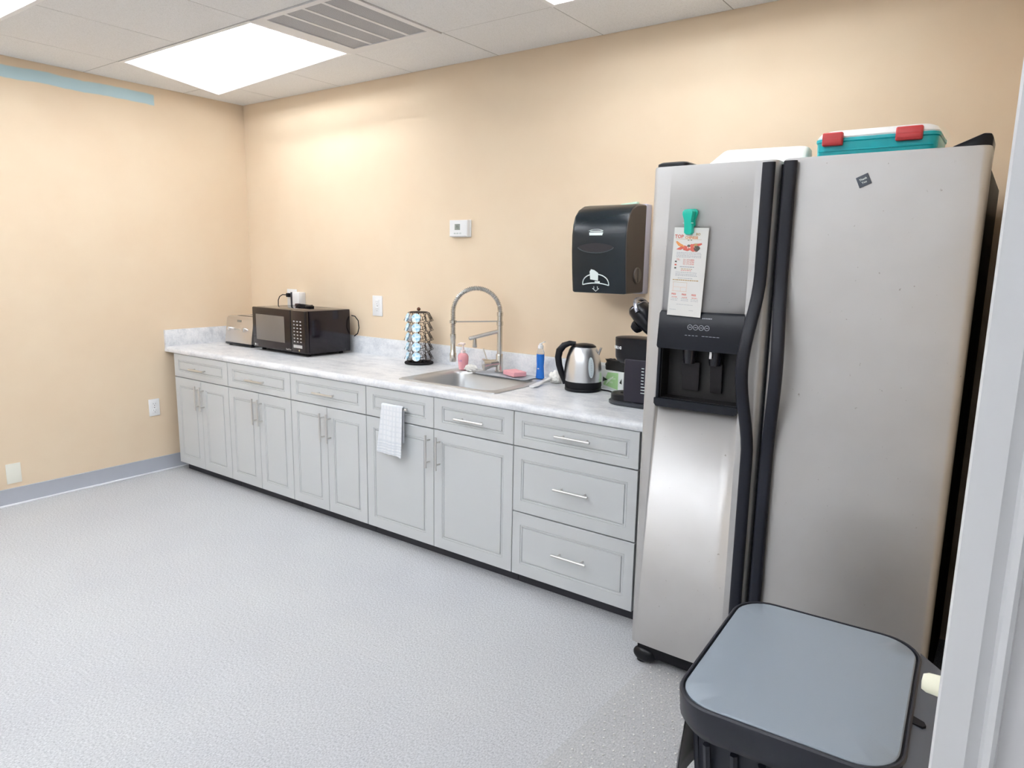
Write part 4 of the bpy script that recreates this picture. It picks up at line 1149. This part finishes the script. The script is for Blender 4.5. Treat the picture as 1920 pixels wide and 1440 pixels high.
for (a, b, c, d) in ((-.052, .003, -.036, -.0354), (-.052, .003, -.067, -.0664), (-.048, -.0474, -.067, -.036), (.0015, .002, -.067, -.036), (-.046, .0, -.0525, -.052), (-.020, -.0196, -.067, -.052)): pq(a, b, c, d, BRN if c > -.05 else ORG)
for k, x in enumerate((-.050, -.012, .024)):
    pt_('FREE', .0082, x-.002, -.080, RED, bold=.0002)
    textline(x, x+.020, -.0885, .0018, RED); textline(x-.003, x+.024, -.0935, .0014, GRY); textline(x-.003, x+.024, -.099, .0014, GRY)
textline(-.030, .030, -.113, .0012, GRY); textline(-.054, -.030, -.132, .0014, GRY); textline(.018, .036, -.132, .0014, GRY)
pr.build('menu_print', [mat('ink_red', (.75, .16, .12, 1), .6), mat('ink_orange', (.85, .36, .12, 1), .6), mat('ink_dark', (.12, .12, .10, 1), .6), mat('ink_grey', (.48, .50, .54, 1), .6), mat('ink_brown', (.55, .36, .14, 1), .6), mat('ink_green', (.2, .4, .15, 1), .6), mat('ink_cream', (.95, .82, .74, 1), .6)], t, recalc=False)

t = thing('magnetic_clip', 'turquoise magnetic clip holding the takeout menu', 'clip', (4.045, -.985, 1.71))
TQ = mat('turquoise_plastic', (.01, .62, .48, 1), .3)
cm = MB()
def cl(w_, y, z): return [(4.044-w_, y+.005, z), (4.044-w_*.8, y-.003, z), (4.044+w_*.8, y-.003, z), (4.044+w_, y+.005, z), (4.044+w_, y+.011, z), (4.044-w_, y+.011, z)]
yb2 = -.9915
cm.loft([cl(.010, yb2+.003, 1.664), cl(.0165, yb2, 1.670), cl(.0165, yb2-.002, 1.695), cl(.0150, yb2-.006, 1.702), cl(.016, yb2-.008, 1.712), cl(.021, yb2-.012, 1.730), cl(.021, yb2-.012, 1.740), cl(.014, yb2-.010, 1.747)])
cm.build('front_jaw', TQ, t)
cm = MB()
cm.loft([[(4.045-w_, -.9785, z), (4.045+w_, -.9785, z), (4.045+w_, -.9680, z), (4.045-w_, -.9680, z)] for w_, z in ((.012, 1.690), (.0165, 1.694), (.016, 1.712), (.023, 1.734), (.022, 1.744), (.016, 1.750))], smooth=False)
cm.build('back_jaw', TQ, t)
MB().box(4.026, 4.062, -1.0000, -.990, 1.7005, 1.7035, .001).build('spring_wire', mat('spring_pale', (.55, .85, .8, 1), .3), t)

t = thing('magnet', 'small dark grey square magnet with pale lettering, stuck askew on the right door', 'magnet', (4.577, -.968, 1.818))
RG = Matrix.Translation((4.576, -.9665, 1.818)) @ Matrix.Rotation(-.42, 4, 'Y')
MB().box(-.0175, .0175, -.003, .0, -.0165, .0165, .001).xform(RG).build('magnet_body', mat('magnet_grey', (.09, .11, .14, 1), .4), t)
mg = MB(); mg.text('Thank', .0085, RG @ XZ(0, -.0034, .002), 0, align='CENTER', bold=.0002); mg.text('You', .0085, RG @ XZ(0, -.0034, -.008), 0, align='CENTER', bold=.0002)
mg.build('lettering', PRINT, t)

# ---- things on top of the refrigerator
t = thing('latch_case', 'turquoise case with white lid and two red latches on top of the refrigerator', 'case', (4.56, -.68, 1.863))
CZ = 1.8630; RC = Matrix.Rotation(0.02, 3, 'Z')
TEAL = mat('teal_plastic', (.0, .52, .60, 1), .25)
c_x, c_y = 4.562, -.665
def cr(w_, d_, r, z): return rrect(c_x, c_y, w_, d_, r, z)
MB().loft([cr(.335, .225, .02, CZ), cr(.345, .235, .03, CZ+.004), cr(.352, .242, .03, CZ+.100), cr(.358, .248, .03, CZ+.103), cr(.358, .248, .03, CZ+.112), cr(.346, .238, .03, CZ+.114)]).build('tub', TEAL, t)
MB().loft([cr(.350, .240, .03, CZ+.112), cr(.352, .242, .03, CZ+.118), cr(.336, .226, .035, CZ+.132), cr(.300, .19, .03, CZ+.140)]).build('lid', WPL, t)
for xc, w_ in ((4.440, .062), (4.660, .074)):
    l = MB().box(xc-w_/2, xc+w_/2, c_y-.140, c_y-.118, CZ+.088, CZ+.130, .005, 3)
    l.box(xc-w_/2+.004, xc+w_/2-.004, c_y-.141, c_y-.137, CZ+.094, CZ+.110, .001)
    l.build('latch', mat('red_plastic', (.62, .05, .055, 1), .35), t)
rbm = MB()
for z in (CZ+.045, CZ+.072): rbm.box(c_x-.165, c_x+.165, c_y-.1235, c_y-.119, z, z+.004, .001)
rbm.build('rib', TEAL, t)

t = thing('plastic_tray', 'white plastic tray lying upside down on top of the refrigerator left side', 'tray', (4.14, -.62, 1.863))
RT = Matrix.Translation((4.150, -.60, CZ)) @ Matrix.Rotation(.12, 4, 'Z')
def tr_(w_, d_, r, z, sx=0): return [RT @ Vector(p) for p in rrect(sx, 0, w_, d_, r, z)]
tm = MB().loft([tr_(.41, .30, .02, 0.0003, -.025), tr_(.41, .30, .02, .012, -.025), tr_(.395, .285, .02, .014, -.025), tr_(.300, .13, .03, .116, .022), tr_(.285, .115, .03, .121, .022)])
tm.build('tray_shell', mat('warm_white_plastic', (.86, .85, .80, 1), .4), t)

# ================================================================== TRASH CAN
t = thing('trash_can', 'dark grey lidded kitchen trash can in front of the refrigerator', 'trash can', (4.68, -1.68, 0))
BIN = mat('bin_dark', (.016, .018, .028, 1), .42); LIDB = mat('bin_lid', (.27, .32, .375, 1), .38)
nt, b = nodes(LIDB); bump(nt, b, noise(nt, coords(nt), 420, 2), .25, .001)
RB = Matrix.Translation((4.684, -1.683, 0)) @ Matrix.Rotation(.045, 4, 'Z')
def br(w_, d_, r, z, dx=0, dy=0): return [RB @ Vector((p[0], p[1], p[2])) for p in rrect(dx, dy, w_, d_, r, z, 8)]
ZL = .620
bb = MB().loft([br(.315, .38, .05, .001), br(.325, .39, .05, .012), br(.385, .475, .075, ZL-.11), br(.40, .50, .085, ZL-.095)])
bb.build('body', BIN, t)
# raised ribs on the front and left faces
rbs = MB()
for k in range(6):
    x = -.15+k*.06
    a = RB @ Vector((x*.82, -.200, .06)); c2 = RB @ Vector((x, -.2425, ZL-.115))
    rbs.tube([a, c2], .009, 6)
for k in range(7):
    y = -.18+k*.06
    a = RB @ Vector((-.165, y*.82, .06)); c2 = RB @ Vector((-.197, y, ZL-.115)); rbs.tube([a, c2], .007, 6)
rbs.build('ribs', BIN, t)
MB().loft([br(.405, .505, .085, ZL-.096), br(.430, .545, .09, ZL-.088), br(.452, .580, .092, ZL-.060), br(.458, .590, .092, ZL-.004), br(.452, .584, .09, ZL), br(.444, .576, .088, ZL), br(.440, .572, .086, ZL-.010)], cap=(True, True)).build('rim', BIN, t)
MB().loft([br(.434, .566, .084, ZL-.009), br(.434, .566, .084, ZL-.002), br(.428, .560, .082, ZL+.0005), br(.30, .42, .05, ZL+.003)]).build('lid', LIDB, t)
hg = MB()
hg.loft([[RB @ Vector(p) for p in ((.224, -.25, ZL-.085), (.272, -.22, ZL-.095), (.272, .20, ZL-.095), (.224, .24, ZL-.085))],
         [RB @ Vector(p) for p in ((.224, -.26, ZL-.006), (.276, -.22, ZL-.014), (.276, .20, ZL-.014), (.224, .25, ZL-.006))]], smooth=False)
hg.build('hinge_housing', mat('bin_mid', (.09, .105, .13, 1), .45), t)
nb = MB().prism([(.226, -.045), (.250, -.058), (.254, -.070), (.248, -.078), (.226, -.075)], 'z', ZL-.017, ZL-.0045); nb.xform(RB).build('lid_notch', BLACKM, t)
# folded edge of the liner bag hanging below the rim
ln = MB(); rows = []
for i in range(22):
    u = i/21; y = -.20+.34*u; row = []
    for j_ in range(9):
        v_ = j_/8; x = -.213-.055*math.sin(PI*.62*v_)*math.sin(PI*(.08+.84*u))
        row.append(RB @ Vector((x, y, ZL-.080-.30*v_)))
    rows.append(row)
ln.loft(rows, cap=(False, False), closed=False)
o = ln.build('liner_bag', mat('liner_black', (.02, .02, .025, 1), .35), t, recalc=False)
md = o.modifiers.new('s', 'SOLIDIFY'); md.thickness = .0015
MB().box(-.06, .06, -.235, -.205, .004, .018, .003).xform(RB).build('pedal', BLACKM, t)

# ---- rubber bumper on the casing edge
mb = MB().lathe([(.001, -.021), (.010, -.020), (.013, -.014), (.014, 0.0), (.001, 0.0)], (4.9718, -2.300, 1.010), 20, axis='x')
tag(mb.build('rubber_bumper', mat('cream_rubber', (.88, .86, .68, 1), .45)), 'small cream rubber bumper on the edge of the white door casing', 'bumper')

# ---- clear studded floor mat in front of the refrigerator
MATM = mat('clear_vinyl', (.93, .93, .90, 1), .4, alpha=.07, spec=.3)
mm_ = MB(); m0, m1, n0, n1 = 3.985, 4.95, -2.10, -.935
q = [(3.965, -.975), (3.985, -.940), (4.95, -.930), (4.95, -2.10), (3.93, -2.10)]
mm_.prism(q, 'z', .0008, .0042)
for i in range(26):
    for j in range(30):
        x = 3.985+i*.037+(.018 if j % 2 else 0); y = -.965-j*.037
        if x < 4.93: mm_.ball((x, y, .0042), .0042, .0042, .0024, sub=1, m=1)
tag(mm_.build('floor_mat', [MATM, mat('vinyl_stud', (.95, .95, .92, 1), .15, alpha=.75)]), 'clear studded vinyl mat on the carpet in front of the refrigerator', 'mat')
